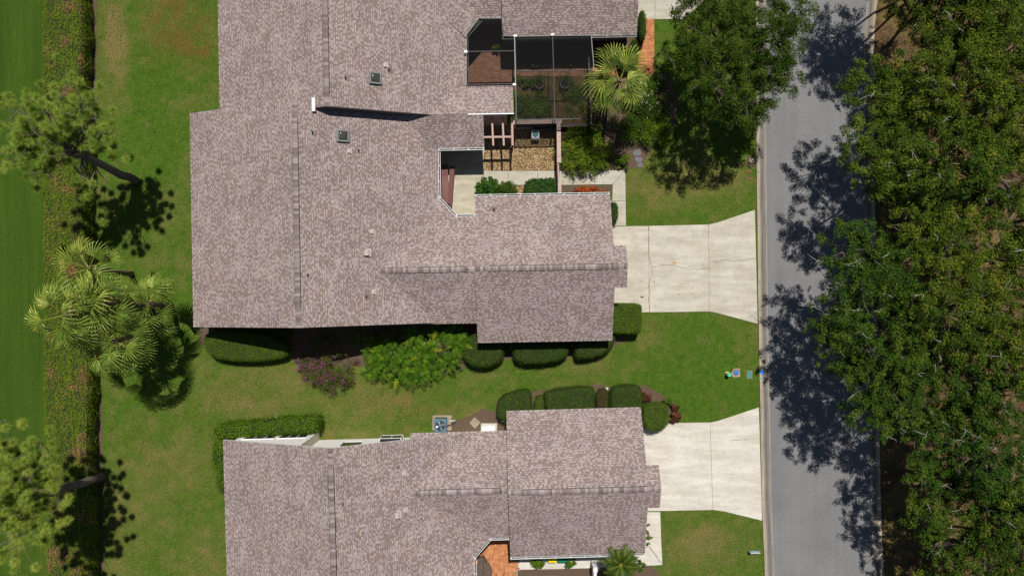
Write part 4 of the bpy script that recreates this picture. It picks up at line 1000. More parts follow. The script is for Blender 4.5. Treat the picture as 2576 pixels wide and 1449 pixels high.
# patio set of the lower house
def patio_chair(px, py, rz, lab):
    t = thing('patio_chair', lab, 'chair', (*at(px, py, 0.5)[:2], 0.036), rz, 'brown sling chairs on the brick patio')
    V = []; Fc = []; pr = [(0.26,0.42),(0.0,0.40),(-0.20,0.42),(-0.27,0.50),(-0.34,0.72),(-0.39,0.95)]
    for x, z in pr: V += [(x,-0.23,z),(x,0,z-0.02),(x,0.23,z)]
    for i in range(len(pr)-1):
        for j in range(2): k = i*3+j; Fc.append((k,k+1,k+4,k+3))
    V2 = [(a,b,c-0.012) for a,b,c in V]; n = len(V)
    MB().add(V+V2, Fc+[tuple(n+i for i in reversed(f)) for f in Fc]).build('sling', M['sling'], t, True)
    for s in (-1, 1):
        MB().tube([(x, 0.25*s, z) for x, z in pr], 0.016, 6).build('side_rail', M['bronze'], t)
        MB().tube([(0.24,0.26*s,0.42),(0.30,0.29*s,0.0)], 0.014, 6).build('leg', M['bronze'], t); MB().tube([(-0.18,0.26*s,0.42),(-0.34,0.29*s,0.0)], 0.014, 6).build('leg', M['bronze'], t)
        MB().tube([(0.26,0.30*s,0.0),(0.26,0.30*s,0.60),(0.1,0.31*s,0.64),(-0.30,0.30*s,0.66)], 0.016, 6).build('arm_rest', M['bronze'], t)
patio_chair(1212, 1409, math.radians(205-180+180), 'brown sling patio chair on the brick patio turned away from the table')
patio_chair(1262, 1460, math.radians(200), 'brown sling patio chair on the far side of the patio table')
o = at(1216, 1440, 0.7); t = thing('patio_table', 'oval brown slatted patio table on the brick patio', 'table', (o[0], o[1], 0.036))
def oval(rx, ry, n=28, p=2.6): return [(rx*math.copysign(abs(math.cos(a))**(2/p), math.cos(a)), ry*math.copysign(abs(math.sin(a))**(2/p), math.sin(a))) for a in [2*math.pi*k/n for k in range(n)]]
MB().prism(oval(0.56,0.72), 0.70, 0.715).build('table_top', M['sling'], t)
ring = oval(0.57,0.73); MB().tube([(x,y,0.71) for x, y in ring+ring[:2]], 0.022, 6).build('rim', M['bronze'], t)
MB().box(-0.012,0.012,-0.72,0.72,0.715,0.722).build('seam', M['bronze'], t)
for k in range(6): a0 = 0.5+k*math.pi/3; MB().beam((0,0,0.719),(0.5*math.cos(a0),0.62*math.sin(a0),0.719),0.012,0.006).build('seam', M['bronze'], t)
for x in (-0.4,0.4):
    for y in (-0.5,0.5): MB().tube([(x*0.8,y*0.8,0.70),(x,y,0)], 0.018, 6).build('leg', M['bronze'], t)
for px, lab, m in ((1389,'bright yellow storage tub under the lower garage eave','yellow'), (1417,'dark green storage tub under the lower garage eave','green_plastic')):
    o = at(px, 1405, 0.3); t = thing('storage_tub', lab, 'tub', (o[0], o[1], 0.032))
    q = 0.30 if m == 'yellow' else 0.38
    MB().bevbox(-q*0.92,q*0.92,-0.2,0.2,0,0.4,0.05).build('bin', M[m], t); MB().bevbox(-q,q,-0.22,0.22,0.40,0.46,0.05).build('lid', M[m], t)
# white post wall and coiled hose at the lower walk
o = at(1491, 1425); t = thing('court_wall', 'white court wall with square post at the lower walk', 'wall', o)
MB().bevbox(-0.14,0.14,0.25,0.55,0,1.55,0.02).build('post', M['white_wall'], t); MB().box(-0.06,0.06,-2.6,0.25,0,1.35).build('wall_body', M['white_wall'], t); MB().box(-0.09,0.09,-2.6,0.245,1.35,1.40).build('coping', M['white_paint'], t)
o = at(1302, 1444); t = MB().tube([(0.26*math.cos(k*0.5), 0.26*math.sin(k*0.5), 0.05+0.004*k) for k in range(26)]+[(0.1,0.3,0.05),(-0.05,0.9,0.04),(-0.04,1.05,0.04)], 0.014, 6).build('garden_hose', M['green_lid'], None, True); t.location = (o[0], o[1], 0.02); tag(t, 'green garden hose coiled at the edge of the brick patio', 'hose')

# screen enclosure
hs = 2.62
o = at(1340, 200); t = thing('screen_enclosure', 'black insect screen enclosure on grey aluminium beams', 'enclosure', o)
def sp(px, py, h=hs): return tuple(P(px, py, h))
fr1 = [((1174,88),(1205,47)),((1205,47),(1266,47)),((1174,88),(1174,216)),((1172,131),(1297,129)),((1297,91),(1299,302)),((1297,93),(1487,90)),((1390,91),(1396,300)),((1487,90),(1493,160)),((1493,160),(1497,300)),
       ((1299,181),(1490,177)),((1299,302),(1497,299)),((1266,91),(1297,92)),((1297,93),(1299,216))]
for (a, b) in fr1: MB().beam(sp(*a), sp(*b), 0.05, 0.09).build('roof_beam', M['alu'], t, off=o)
MB().beam(sp(1294.5,93), sp(1297,216), 0.05, 0.12).build('carrier_beam', M['gutter_dark'], t, off=o)
zs = hs+0.048
for q in ([(1174,89),(1205,47),(1266,47),(1266,91),(1297,92),(1299,216),(1174,216)], [(1297,93),(1390,91),(1396,300),(1299,302)], [(1390,91),(1487,90),(1497,300),(1396,300)]):
    pts = [P(x, y, zs) for x, y in q]; MB().add([tuple(p) for p in pts], [tuple(range(len(pts)))]).build('roof_screen', M['screen'], t, off=o)
g = lambda px, py: P(px, py, hs)[:2]
posts = [g(1299,301), g(1396,300), g(1496,299), g(1491,178), g(1487,91)]
for p in posts: MB().box(p[0]-0.028,p[0]+0.028,p[1]-0.028,p[1]+0.028,0,hs-0.045).build('post', M['alu_dark'], t, off=o)
for p, q in zip(posts[:-1], posts[1:]):
    MB().add([(p[0],p[1],0.55),(q[0],q[1],0.55),(q[0],q[1],hs-0.05),(p[0],p[1],hs-0.05)], [(0,1,2,3)]).build('side_screen', M['screen'], t, off=o)
    MB().beam((p[0],p[1],0.95),(q[0],q[1],0.95),0.04,0.05).build('chair_rail', M['alu_dark'], t, off=o)
    wall_run([p, q], 0.045, 0.0, 0.55).build('kick_plate', M['alu_dark'], t, off=o)
for px, py in ((1172,131),(1296,91),(1390,88),(1294,213.5)): b = P(px, py, hs+0.06); MB().box(b[0]-0.10,b[0]+0.10,b[1]-0.06,b[1]+0.06,hs+0.05,hs+0.10).build('bracket', M['white_paint'], t, off=o)

# ------------------------------------------------------------------ plants
def unit(v): return v/np.maximum(np.linalg.norm(v, axis=1, keepdims=True), 1e-9)
def cards(c, nrm, size, aspect=0.55):
    """one leaf-shaped quad per point"""
    n = len(c); nrm = unit(nrm); a = np.cross(nrm, unit(rng.normal(size=(n,3)))); a = unit(a); b = np.cross(nrm, a)
    L = (np.asarray(size)*0.5).reshape(-1,1); W = L*aspect
    V = np.stack([c-a*L, c-b*W-a*L*0.1, c+a*L, c+b*W-a*L*0.1], 1)
    return V.reshape(-1,3), np.arange(n*4).reshape(n,4)
def leaf_mass(name, c, nrm, size, m, parent, tint, aspect=0.55, off=None):
    V, Fc = cards(c, nrm, size, aspect); o = np_mesh(name, V, Fc, m, parent, tint=np.clip(tint,0,1), off=off); return tag(o, kind='stuff')
def rnd_dir(n):
    return unit(rng.normal(size=(n,3)))

def hedge(label, pts, h, leaf='hedge', dens=900, size=0.065, soft=2, inset=0.16, group=None, name='clipped_hedge', flecks=0.0, px_h=None, bulge=0.05, rough=0.042, patch=0.0, cat='hedge'):
    """clipped hedge: outline traced at the height of its top, rounded shoulders, leaves on every face"""
    hh = h if px_h is None else px_h
    p = chaikin(poly(pts, hh*0.92), soft) if soft else [np.array(q) for q in poly(pts, hh*0.92)]
    # resample
    q = []
    for i in range(len(p)):
        a, b = p[i], p[(i+1) % len(p)]; n = max(1, int(np.linalg.norm(b-a)/0.22))
        for k in range(n): q.append(a+(b-a)*k/n)
    p = np.array(q); c = p.mean(0); n = len(p)
    if 0.5*np.sum(p[:,0]*np.roll(p[:,1],-1)-np.roll(p[:,0],-1)*p[:,1]) < 0: p = p[::-1]
    tng = np.roll(p,-1,0)-np.roll(p,1,0); nout = np.stack([tng[:,1], -tng[:,0]], 1); nout /= np.maximum(np.linalg.norm(nout,axis=1,keepdims=True),1e-6)
    o = (float(c[0]), float(c[1]), 0.0); t = thing(name, label, cat, o, 0, group)
    levels = [(0.0,-0.10),(0.35*h,-0.02+bulge*0.3),(0.75*h,bulge*0.3),(h-inset*0.6,-inset*0.25),(h-inset*0.15,-inset*0.8),(h,-inset*1.6)]
    rings = []
    for z, d in levels: rings.append(np.concatenate([p+nout*d, np.full((n,1), z)], 1))
    V = np.concatenate(rings+[np.array([[c[0],c[1],h*1.01]])]); Q = []
    for k in range(len(levels)-1):
        i = np.arange(n); j = (i+1) % n; Q.append(np.stack([k*n+i, k*n+j, (k+1)*n+j, (k+1)*n+i], 1))
    Q = np.concatenate(Q); top = (len(levels)-1)*n; T = np.stack([top+np.arange(n), top+(np.arange(n)+1) % n, np.full(n, len(V)-1)], 1)
    tris = np.concatenate([Q[:,[0,1,2]], Q[:,[0,2,3]], T])
    A = V[tris]; cr = np.cross(A[:,1]-A[:,0], A[:,2]-A[:,0]); ar = np.linalg.norm(cr,axis=1)/2; fn = unit(cr)
    # inner body
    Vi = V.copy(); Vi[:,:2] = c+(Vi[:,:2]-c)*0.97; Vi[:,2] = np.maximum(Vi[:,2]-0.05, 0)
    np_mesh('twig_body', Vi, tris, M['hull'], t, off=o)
    N_ = int(ar.sum()*dens); k = rng.choice(len(tris), N_, p=ar/ar.sum()); r1 = np.sqrt(rng.random(N_)); r2 = rng.random(N_)
    B = A[k]; pt = B[:,0]*(1-r1)[:,None]+B[:,1]*(r1*(1-r2))[:,None]+B[:,2]*(r1*r2)[:,None]
    lump = fbm(pt[:,0]+pt[:,2], pt[:,1]-pt[:,2], 0.45, 77)-0.5
    pt = pt+fn[k]*(rng.normal(0, rough, N_)+lump*rough*3.0)[:,None]; pt[:,2] = np.maximum(pt[:,2], 0.02)
    stray = rng.random(N_) < 0.02; pt = pt+fn[k]*(stray*rng.uniform(0.03, 0.11, N_))[:,None]; pt[:,2] = np.maximum(pt[:,2], 0.02)
    nn = fn[k]+rng.normal(0, 0.45, (N_,3)); nn[:,2] += 0.08
    tint = 0.45+0.5*lump+rng.normal(0, 0.17, N_)
    tint = np.minimum(tint, 0.86)
    if flecks: tint = np.where(rng.random(N_) < flecks*(0.3+2.2*np.clip(fbm(pt[:,0],pt[:,1],0.5,99)-0.42,0,1)*2), rng.uniform(0.94,1.0,N_), tint)
    if patch: tint = np.where((fbm(pt[:,0], pt[:,1], 1.1, 55)+0.10*rng.normal(size=N_) > 0.69) & (pt[:,2] > 0.8*h), rng.uniform(0.74,1.0,N_), tint)
    leaf_mass('foliage', pt, nn, rng.uniform(0.7,1.3,N_)*size, M[leaf], t, tint, off=o)
    return t

def bush(label, px, py, rx, ry, h, leaf, n=2500, size=0.09, clumps=30, name='shrub', stems=6, flowers=None, low=0.15, cat='shrub', tint0=0.5, px_h=None, group=None, spread=0.30, aspect=0.55):
    """loose shrub: leaf clumps through a half ellipsoid, on stems"""
    c = P(px, py, (h*0.6) if px_h is None else px_h); o = (float(c[0]), float(c[1]), 0.0); t = thing(name, label, cat, o, 0, group)
    RX = PX(rx); RY = PX(ry); d = rnd_dir(clumps); d[:,2] = np.abs(d[:,2]); r = rng.random(clumps)**0.45
    cc = np.stack([d[:,0]*RX*r, d[:,1]*RY*r, h*(low+(1-low)*np.sqrt(np.clip(1-(d[:,0]*r)**2-(d[:,1]*r)**2,0.02,1))*rng.uniform(0.72,1,clumps))], 1)
    k = rng.integers(0, clumps, n); cr = rng.uniform(0.7, 1.3, clumps)*spread*min(RX, RY)
    dd = rnd_dir(n); rr = rng.random(n)**0.5
    pt = cc[k]+dd*(cr[k]*rr)[:,None]*np.array([1,1,0.75]); pt[:,2] = np.maximum(pt[:,2], 0.03)
    nn = dd*0.7+rng.normal(0,0.5,(n,3)); nn[:,2] = np.abs(nn[:,2])+0.35
    ct = rng.normal(0, 0.16, clumps)
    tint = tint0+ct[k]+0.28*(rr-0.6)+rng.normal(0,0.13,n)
    leaf_mass('foliage', pt, nn, rng.uniform(0.7,1.35,n)*size, M[leaf], t, tint, aspect)
    for i in range(stems):
        q = cc[rng.integers(0, clumps)]; MB().tube([(0.1*rng.normal(),0.1*rng.normal(),0),(q[0]*0.4,q[1]*0.4,q[2]*0.5),tuple(q)], [0.025,0.018,0.008], 5).build('stem', M['bark'], t)
    if flowers:
        fm, fn, fs = flowers; kk = rng.integers(0, clumps, fn); m_ = rnd_dir(fn); m_[:,2] = np.abs(m_[:,2])
        fp = cc[kk]+m_*(cr[kk]*rng.uniform(0.8,1.1,fn))[:,None]
        f2 = np.repeat(fp, 5, 0)+rng.normal(0, fs*0.7, (fn*5,3)); nn = rng.normal(0,0.6,(fn*5,3)); nn[:,2] += 0.8
        leaf_mass('flowers', f2, nn, rng.uniform(0.7,1.3,fn*5)*fs, M[fm], t, rng.random(fn*5), 0.8)
    return t

def tube_batch(name, segs, m, parent, n=5, off=None):
    """many tapered limbs as one part"""
    mb = MB()
    for pts, rad in segs: mb.tube(pts, rad, n, cap=False)
    return mb.build(name, m, parent, True, off=off)
def bend(a, b, sag, n=5, wob=0.0):
    a = np.array(a, float); b = np.array(b, float); out = []
    for i in range(n+1):
        f = i/n; p = a+(b-a)*f; p[2] += sag*math.sin(math.pi*f)
        if 0 < i < n: p = p+rng.normal(0, wob, 3)
        out.append(p)
    return out

def oak(label, base, lobes, leaf='oak', dens=1.0, size=0.105, name='oak_tree', tr=0.22, group='oaks across the road', twig=1.0, flat=0.62, bark='bark'):
    """tapered trunk, limbs to every lobe of the crown, leaf clumps on side branches"""
    o = at(*base); t = thing(name, label, 'tree', o, 0, group); b = np.array(o)
    lob = [(P(x, y, z+dz_), 0.91*PX(r)*(CAM_H-z)/CAM_H) for (x, y, z, r), dz_ in zip(lobes, rng.uniform(-0.7, 0.9, len(lobes)))]
    mc = np.mean([l[0] for l in lob], 0); zf = 0.30*mc[2]
    fork = b+(mc-b)*np.array([0.12,0.12,0])+np.array([0,0,zf])
    tk = MB().tube(bend(b-np.array([0,0,0.1]), fork, 0, 5, 0.05), [tr*1.5,tr*1.15,tr*1.02,tr*0.97,tr*0.95,tr*0.95], 10); tk.build('trunk', M[bark], t, True, off=o)
    limbs = []; twigs = []; PT = []; NN = []; TT = []; SZ = []
    for c, r in lob:
        hub = c-np.array([0,0,r*flat*0.9]); limbs.append((bend(fork, hub, 0.15*r, 6, 0.12), list(np.linspace(tr*0.62, tr*0.22, 7))))
        no = int(10+r*r*9.0); ni = int(6+r*r*5.5); ncl = no+ni; d = rnd_dir(ncl*3); d[:,2] = d[:,2]*0.75+0.32; d = unit(d)
        keep = []                                             # spread the outer sprays evenly so that voids stay between them
        for q in range(len(d)):
            if len(keep) < no and all(np.dot(d[q], d[z_]) < 1-0.30/(r*r+0.6) for z_ in keep[-260:]): keep.append(q)
        rest = [q for q in range(len(d)) if q not in set(keep)][:ni]; no = len(keep); d = d[keep+rest]; ncl = len(d)
        lump = 0.80+0.40*vnoise(d[:,0]*3+c[0]*7, d[:,1]*3+c[1]*7, 1.0, 63)
        rad = np.where(np.arange(ncl) < no, lump*rng.uniform(0.92,1.06,ncl), lump*rng.uniform(0.35,0.78,ncl))
        cc = c+np.stack([d[:,0]*r*rad, d[:,1]*r*rad, d[:,2]*r*flat*rad*1.15], 1)
        crad = rng.uniform(0.15, 0.50, ncl)*min(1.1, 0.7+r*0.15); ca_ = rng.uniform(0, 6.283, ncl); st_ = rng.uniform(1.1, 1.9, ncl)
        ct = rng.normal(0, 0.12, ncl)
        wk = crad**2; n = int(wk.sum()*1500*dens); k = rng.choice(ncl, n, p=wk/wk.sum()); dd = rnd_dir(n); rr = rng.random(n)**0.5
        lx = dd[:,0]*st_[k]; ly = dd[:,1]/st_[k]**0.6; p = cc[k]+np.stack([lx*np.cos(ca_[k])-ly*np.sin(ca_[k]), lx*np.sin(ca_[k])+ly*np.cos(ca_[k]), dd[:,2]*0.55], 1)*(crad[k]*rr)[:,None]
        nn = dd*0.5+rng.normal(0,0.55,(n,3)); nn[:,2] = np.abs(nn[:,2])+0.30
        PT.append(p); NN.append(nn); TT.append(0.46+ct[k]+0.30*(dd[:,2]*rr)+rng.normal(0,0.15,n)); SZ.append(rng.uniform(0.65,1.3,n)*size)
        for q in cc[rng.random(ncl) < 0.30]:
            limbs.append((bend(hub+(q-hub)*0.12, q+np.array([0,0,0.05]), 0.08*r, 3, 0.08), [tr*0.22,tr*0.14,tr*0.09,tr*0.05]))
        for _ in range(int(ncl*0.10*twig)):
            q = cc[rng.integers(0, ncl)]; e = q+unit(rng.normal(size=(1,3)))[0]*np.array([0.6,0.6,0.3])+np.array([0,0,0.30]); st = q-np.array([0,0,0.1])+rng.normal(0,0.1,3)
            twigs.append((bend(st, e, 0.05, 3, 0.05), [0.028,0.02,0.014,0.007]))
            e2 = (np.array(st)+e)/2+rng.normal(0,0.3,3)+np.array([0,0,0.15]); twigs.append((bend((np.array(st)+e)/2, e2, 0.02, 2, 0.03), [0.018,0.012,0.006]))
    tube_batch('limbs', limbs, M[bark], t, 6, o)
    if twigs: tag(tube_batch('bare_twigs', twigs, M['bark_pale'], t, 4, o), kind='stuff')
    leaf_mass('crown', np.concatenate(PT), np.concatenate(NN), np.concatenate(SZ), M[leaf], t, np.concatenate(TT), off=o)
    return t

# --- the row of oaks across the road; lobes are (px, py, height of lobe centre, radius in px)
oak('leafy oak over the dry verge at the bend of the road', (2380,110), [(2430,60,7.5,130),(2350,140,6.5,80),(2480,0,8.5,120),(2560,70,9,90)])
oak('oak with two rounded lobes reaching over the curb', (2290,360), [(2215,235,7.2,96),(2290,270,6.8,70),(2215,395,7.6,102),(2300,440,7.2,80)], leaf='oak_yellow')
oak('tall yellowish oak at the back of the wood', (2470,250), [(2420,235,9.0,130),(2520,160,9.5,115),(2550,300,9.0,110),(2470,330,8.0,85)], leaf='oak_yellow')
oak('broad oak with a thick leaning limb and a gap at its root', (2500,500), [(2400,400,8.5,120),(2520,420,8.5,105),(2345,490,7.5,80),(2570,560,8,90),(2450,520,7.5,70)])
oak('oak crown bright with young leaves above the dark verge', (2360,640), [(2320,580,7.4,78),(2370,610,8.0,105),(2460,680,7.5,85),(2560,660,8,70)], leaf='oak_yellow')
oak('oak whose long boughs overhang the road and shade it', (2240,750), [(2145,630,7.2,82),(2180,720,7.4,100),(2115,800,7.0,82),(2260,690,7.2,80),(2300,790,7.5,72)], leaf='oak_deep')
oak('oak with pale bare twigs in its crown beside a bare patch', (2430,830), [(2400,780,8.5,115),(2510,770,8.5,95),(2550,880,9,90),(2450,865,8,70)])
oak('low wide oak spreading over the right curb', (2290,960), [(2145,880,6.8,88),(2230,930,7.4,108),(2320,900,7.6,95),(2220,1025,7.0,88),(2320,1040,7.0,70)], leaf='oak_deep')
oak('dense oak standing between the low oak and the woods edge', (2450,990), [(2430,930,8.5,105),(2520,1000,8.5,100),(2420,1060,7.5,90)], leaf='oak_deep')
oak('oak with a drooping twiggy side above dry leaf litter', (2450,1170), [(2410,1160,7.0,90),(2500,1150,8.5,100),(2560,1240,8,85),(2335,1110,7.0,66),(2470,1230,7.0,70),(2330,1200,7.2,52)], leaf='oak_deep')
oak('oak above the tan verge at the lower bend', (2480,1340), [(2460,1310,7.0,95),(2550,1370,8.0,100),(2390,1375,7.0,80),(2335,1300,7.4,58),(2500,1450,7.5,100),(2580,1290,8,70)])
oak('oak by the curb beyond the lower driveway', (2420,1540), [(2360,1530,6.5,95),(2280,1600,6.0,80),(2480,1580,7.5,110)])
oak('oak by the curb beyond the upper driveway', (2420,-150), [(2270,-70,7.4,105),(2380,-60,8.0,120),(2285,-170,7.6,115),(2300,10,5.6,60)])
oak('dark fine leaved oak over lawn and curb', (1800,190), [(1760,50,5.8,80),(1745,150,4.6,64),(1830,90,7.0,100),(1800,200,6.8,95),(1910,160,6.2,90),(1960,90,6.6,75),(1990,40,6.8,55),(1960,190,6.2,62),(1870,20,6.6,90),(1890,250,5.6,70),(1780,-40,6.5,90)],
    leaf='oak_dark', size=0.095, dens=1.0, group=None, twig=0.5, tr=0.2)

# --- pines
def pine(label, base, crown, zc, limbs_px, name='pine_tree', dead=()):
    o = at(*base); t = thing(name, label, 'tree', o, 0, 'tall pines along the long hedge'); b = np.array(o)
    top = P(*crown, zc); fork = b+(top-b)*0.66; fork[2] = zc*0.66
    trunk = bend(b-np.array([0,0,0.1]), fork, 0, 6, 0.05)+bend(fork, top, 0.1, 4, 0.06)[1:]
    MB().tube(trunk, list(np.linspace(0.30, 0.20, 7))+[0.17,0.14,0.10,0.06], 12).build('trunk', M['bark_pine'], t, True, off=o)
    lim = []; tuft = []
    for (px, py, z, s_) in limbs_px:
        e = P(px, py, z); k0 = int(rng.integers(6, 10)); st = np.array(trunk[k0]); pts = bend(st, e, -0.25, 7, 0.14); lim.append((pts, list(np.linspace(0.085, 0.020, 8))))
        for i in range(int(s_*1.45)):
            k = rng.integers(4, 8); q = np.array(pts[k])+rng.normal(0, 1, 3)*np.array([0.78,0.78,0.28]); tuft.append(q)
            if i % 2 == 0: lim.append((bend(pts[k], q, 0.05, 2, 0.04), [0.018,0.014,0.010]))
    for (px, py, z) in dead:
        lim.append((bend(trunk[6], P(px, py, z), -0.1, 5, 0.12), [0.06,0.05,0.04,0.03,0.02,0.012]))
    tube_batch('limbs', lim, M['bark_pine'], t, 6, o)
    # every tuft is a burst of long needles
    tf = np.array(tuft); n = 360; T = len(tf); c = np.repeat(tf, n, 0); d = rnd_dir(T*n); d[:,2] = d[:,2]*0.75+0.2; d = unit(d)
    L = rng.uniform(0.24, 0.42, T*n)[:,None]; side = unit(np.cross(d, rnd_dir(T*n)))*0.011
    ax = rng.uniform(0, 0.12, T*n)[:,None]*unit(np.repeat(rng.normal(size=(T,3)), n, 0))
    V = np.stack([c+ax+side, c+ax-side, c+ax+d*L], 1).reshape(-1,3)
    tint = np.repeat(rng.normal(0.55,0.12,T), n)+rng.normal(0,0.15,T*n)+0.15*d[:,2]
    tag(np_mesh('needles', V, np.arange(T*n*3).reshape(-1,3), M['needle'], t, tint=np.clip(tint,0,1), off=o), kind='stuff')
    return t
pine('pine with a long bare trunk leaning over the hedge and fairway', (343,458), (120,350), 8.8,
     [(55,270,9.0,11),(105,255,9.2,11),(150,250,9.0,9),(200,232,8.4,8),(235,225,7.8,7),(30,330,9.0,10),(20,400,8.6,10),(60,440,8.4,8),(85,330,9.6,11),(115,395,9.0,7),(140,310,9.6,10),(185,290,9.2,8),(60,380,9.0,9),
      (250,290,7.4,5),(275,340,6.8,4),(262,385,6.4,4),(300,370,6.2,3),(228,490,6.4,3),(240,470,6.2,2),(75,300,9.6,8)],
     dead=[(238,470,5.2),(205,455,5.4),(280,480,4.8),(255,335,6.0),(290,320,6.2)])
pine('pine at the hedge end whose trunk crosses the dark hedge shade', (262,1198), (-60,1300), 9.8,
     [(15,1055,9.0,10),(55,1140,8.8,13),(20,1190,9.4,13),(110,1170,7.8,9),(85,1235,8.2,12),(125,1270,7.4,7),(50,1300,8.6,13),(20,1360,9.0,13),(-40,1140,10,13),(-60,1240,10,13),(-30,1330,9.6,13),(70,1345,8.2,12),(115,1335,7.6,6),(30,1420,8.6,10),(100,1110,7.8,6),(90,1190,8.0,9)],
     dead=[(150,1235,6.0),(120,1200,6.2)])

# --- fan palms
FANS = []
def fan_mesh(seed, R=1.15, n=34, span=300, droop=0.35):
    """pleated round blade of a fan palm, tips split and drooping"""
    r = np.random.default_rng(seed); V = []; Fc = []; T = []
    sp_ = math.radians(span)
    for i in range(n):
        a0 = -sp_/2+sp_*i/n; a1 = -sp_/2+sp_*(i+1)/n; am = (a0+a1)/2; L = R*(0.72+0.28*math.cos(am*0.55))*r.uniform(0.93, 1.05)
        stat = [0.03, 0.40, 0.62, 0.84, 1.0]; wd = [1.0, 0.86, 0.62, 0.32, 0.05]; base = len(V); dr = droop*r.uniform(0.6, 1.5)
        for s, w_ in zip(stat, wd):
            rr = L*s; z = 0.10*s-dr*max(0, s-0.5)**2*2.2*L-0.02*abs(am); hw = (a1-a0)/2*w_
            for aa, dz in ((am-hw, 0.0), (am, 0.07*min(1, s*2)*w_), (am+hw, 0.0)): V.append((rr*math.cos(aa), rr*math.sin(aa), z+dz))
        for k in range(4):
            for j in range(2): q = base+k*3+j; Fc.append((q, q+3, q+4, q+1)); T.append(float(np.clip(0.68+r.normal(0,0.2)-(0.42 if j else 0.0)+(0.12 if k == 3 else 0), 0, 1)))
    me = bpy.data.meshes.new('blade'); me.from_pydata(V, [], Fc); me.update(); me.materials.append(M['fan'])
    a = me.attributes.new('tint','FLOAT','FACE'); a.data.foreach_set('value', np.array(T, np.float32)); return me
for k in range(5): FANS.append(fan_mesh(k, R=1.2, n=15, droop=0.25+0.22*k, span=130+20*k))
def fan_palm(label, base, head, z, n, seed, pet=(0.9,1.75), sc_=(0.75,1.15), name='fan_palm', group=None, elev_rng=(-0.35,1.2), trunk_r=0.16, lean=None):
    r = random.Random(seed); o = at(*base); t = thing(name, label, 'palm', o, 0, group); hd = P(*head, z)-np.array(o)
    MB().tube(bend((0,0,-0.1), hd, 0, 8, 0.02), [trunk_r*1.35]+list(np.linspace(trunk_r*1.1, trunk_r*0.9, 8)), 11).build('trunk', M['palm_bark'], t, True)
    crown = MB().lathe([(trunk_r,-0.5),(trunk_r*1.5,-0.2),(trunk_r*1.2,0.1),(0.05,0.35)], 10, hd).build('leaf_bases', M['palm_bark'], t)
    for i in range(n):
        az = i*2.39996+r.uniform(-0.3,0.3); el = elev_rng[1]-(elev_rng[1]-elev_rng[0])*(i/(n-1))**0.8+r.uniform(-0.1,0.1); L = r.uniform(*pet)*(0.75+0.3*i/n)
        d = Vector((math.cos(az)*math.cos(el), math.sin(az)*math.cos(el), math.sin(el))); p0 = Vector(hd)+Vector((0,0,0.05)); p2 = p0+d*L-Vector((0,0,0.10*L*L)); p1 = p0+d*L*0.5
        f = thing_part('frond', t, p2)
        MB().tube([p0-p2, p1-p2, Vector((0,0,0))], [0.028,0.022,0.016], 5).build('stalk', M['petiole'], f)
        b = bpy.data.objects.new('blade', FANS[(i+seed) % 5]); C.objects.link(b); b.parent = f
        s = r.uniform(*sc_); x = (p2-p1).normalized(); x = (x-Vector((0,0,0.25))).normalized(); up = Vector((0,0,1)); y = up.cross(x).normalized(); zz = x.cross(y)
        roll = r.uniform(-0.35,0.35); Mx = Matrix((x, y, zz)).transposed().to_4x4() @ Matrix.Rotation(roll, 4, 'X'); b.matrix_basis = Mx @ Matrix.Scale(s, 4)
    for i in range(5):
        az = r.uniform(0, 6.28); p0 = Vector(hd)+Vector((0,0,-0.3)); q = p0+Vector((math.cos(az)*0.45, math.sin(az)*0.45, -0.5)); MB().tube([p0, (p0+q)/2+Vector((0,0,0.1)), q], [0.03,0.025,0.01], 5).build('dead_stalk', M['deadfrond'], t)
    return t
G_ = 'fan palms clumped beside the long hedge'
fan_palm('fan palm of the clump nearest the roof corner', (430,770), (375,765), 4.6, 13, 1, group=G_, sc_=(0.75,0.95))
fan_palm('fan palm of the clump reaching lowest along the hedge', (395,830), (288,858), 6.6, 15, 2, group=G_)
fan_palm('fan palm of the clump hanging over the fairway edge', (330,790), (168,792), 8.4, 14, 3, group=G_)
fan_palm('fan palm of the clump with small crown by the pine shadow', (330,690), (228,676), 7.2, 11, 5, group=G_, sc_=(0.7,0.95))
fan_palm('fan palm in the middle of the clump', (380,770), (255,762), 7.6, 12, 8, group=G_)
fan_palm('single fan palm with yellow green leaves beside the screen enclosure', (1525,262), (1556,207), 5.4, 14, 4, pet=(0.6,1.6), sc_=(0.85,1.2), elev_rng=(-0.4,1.05), trunk_r=0.14)

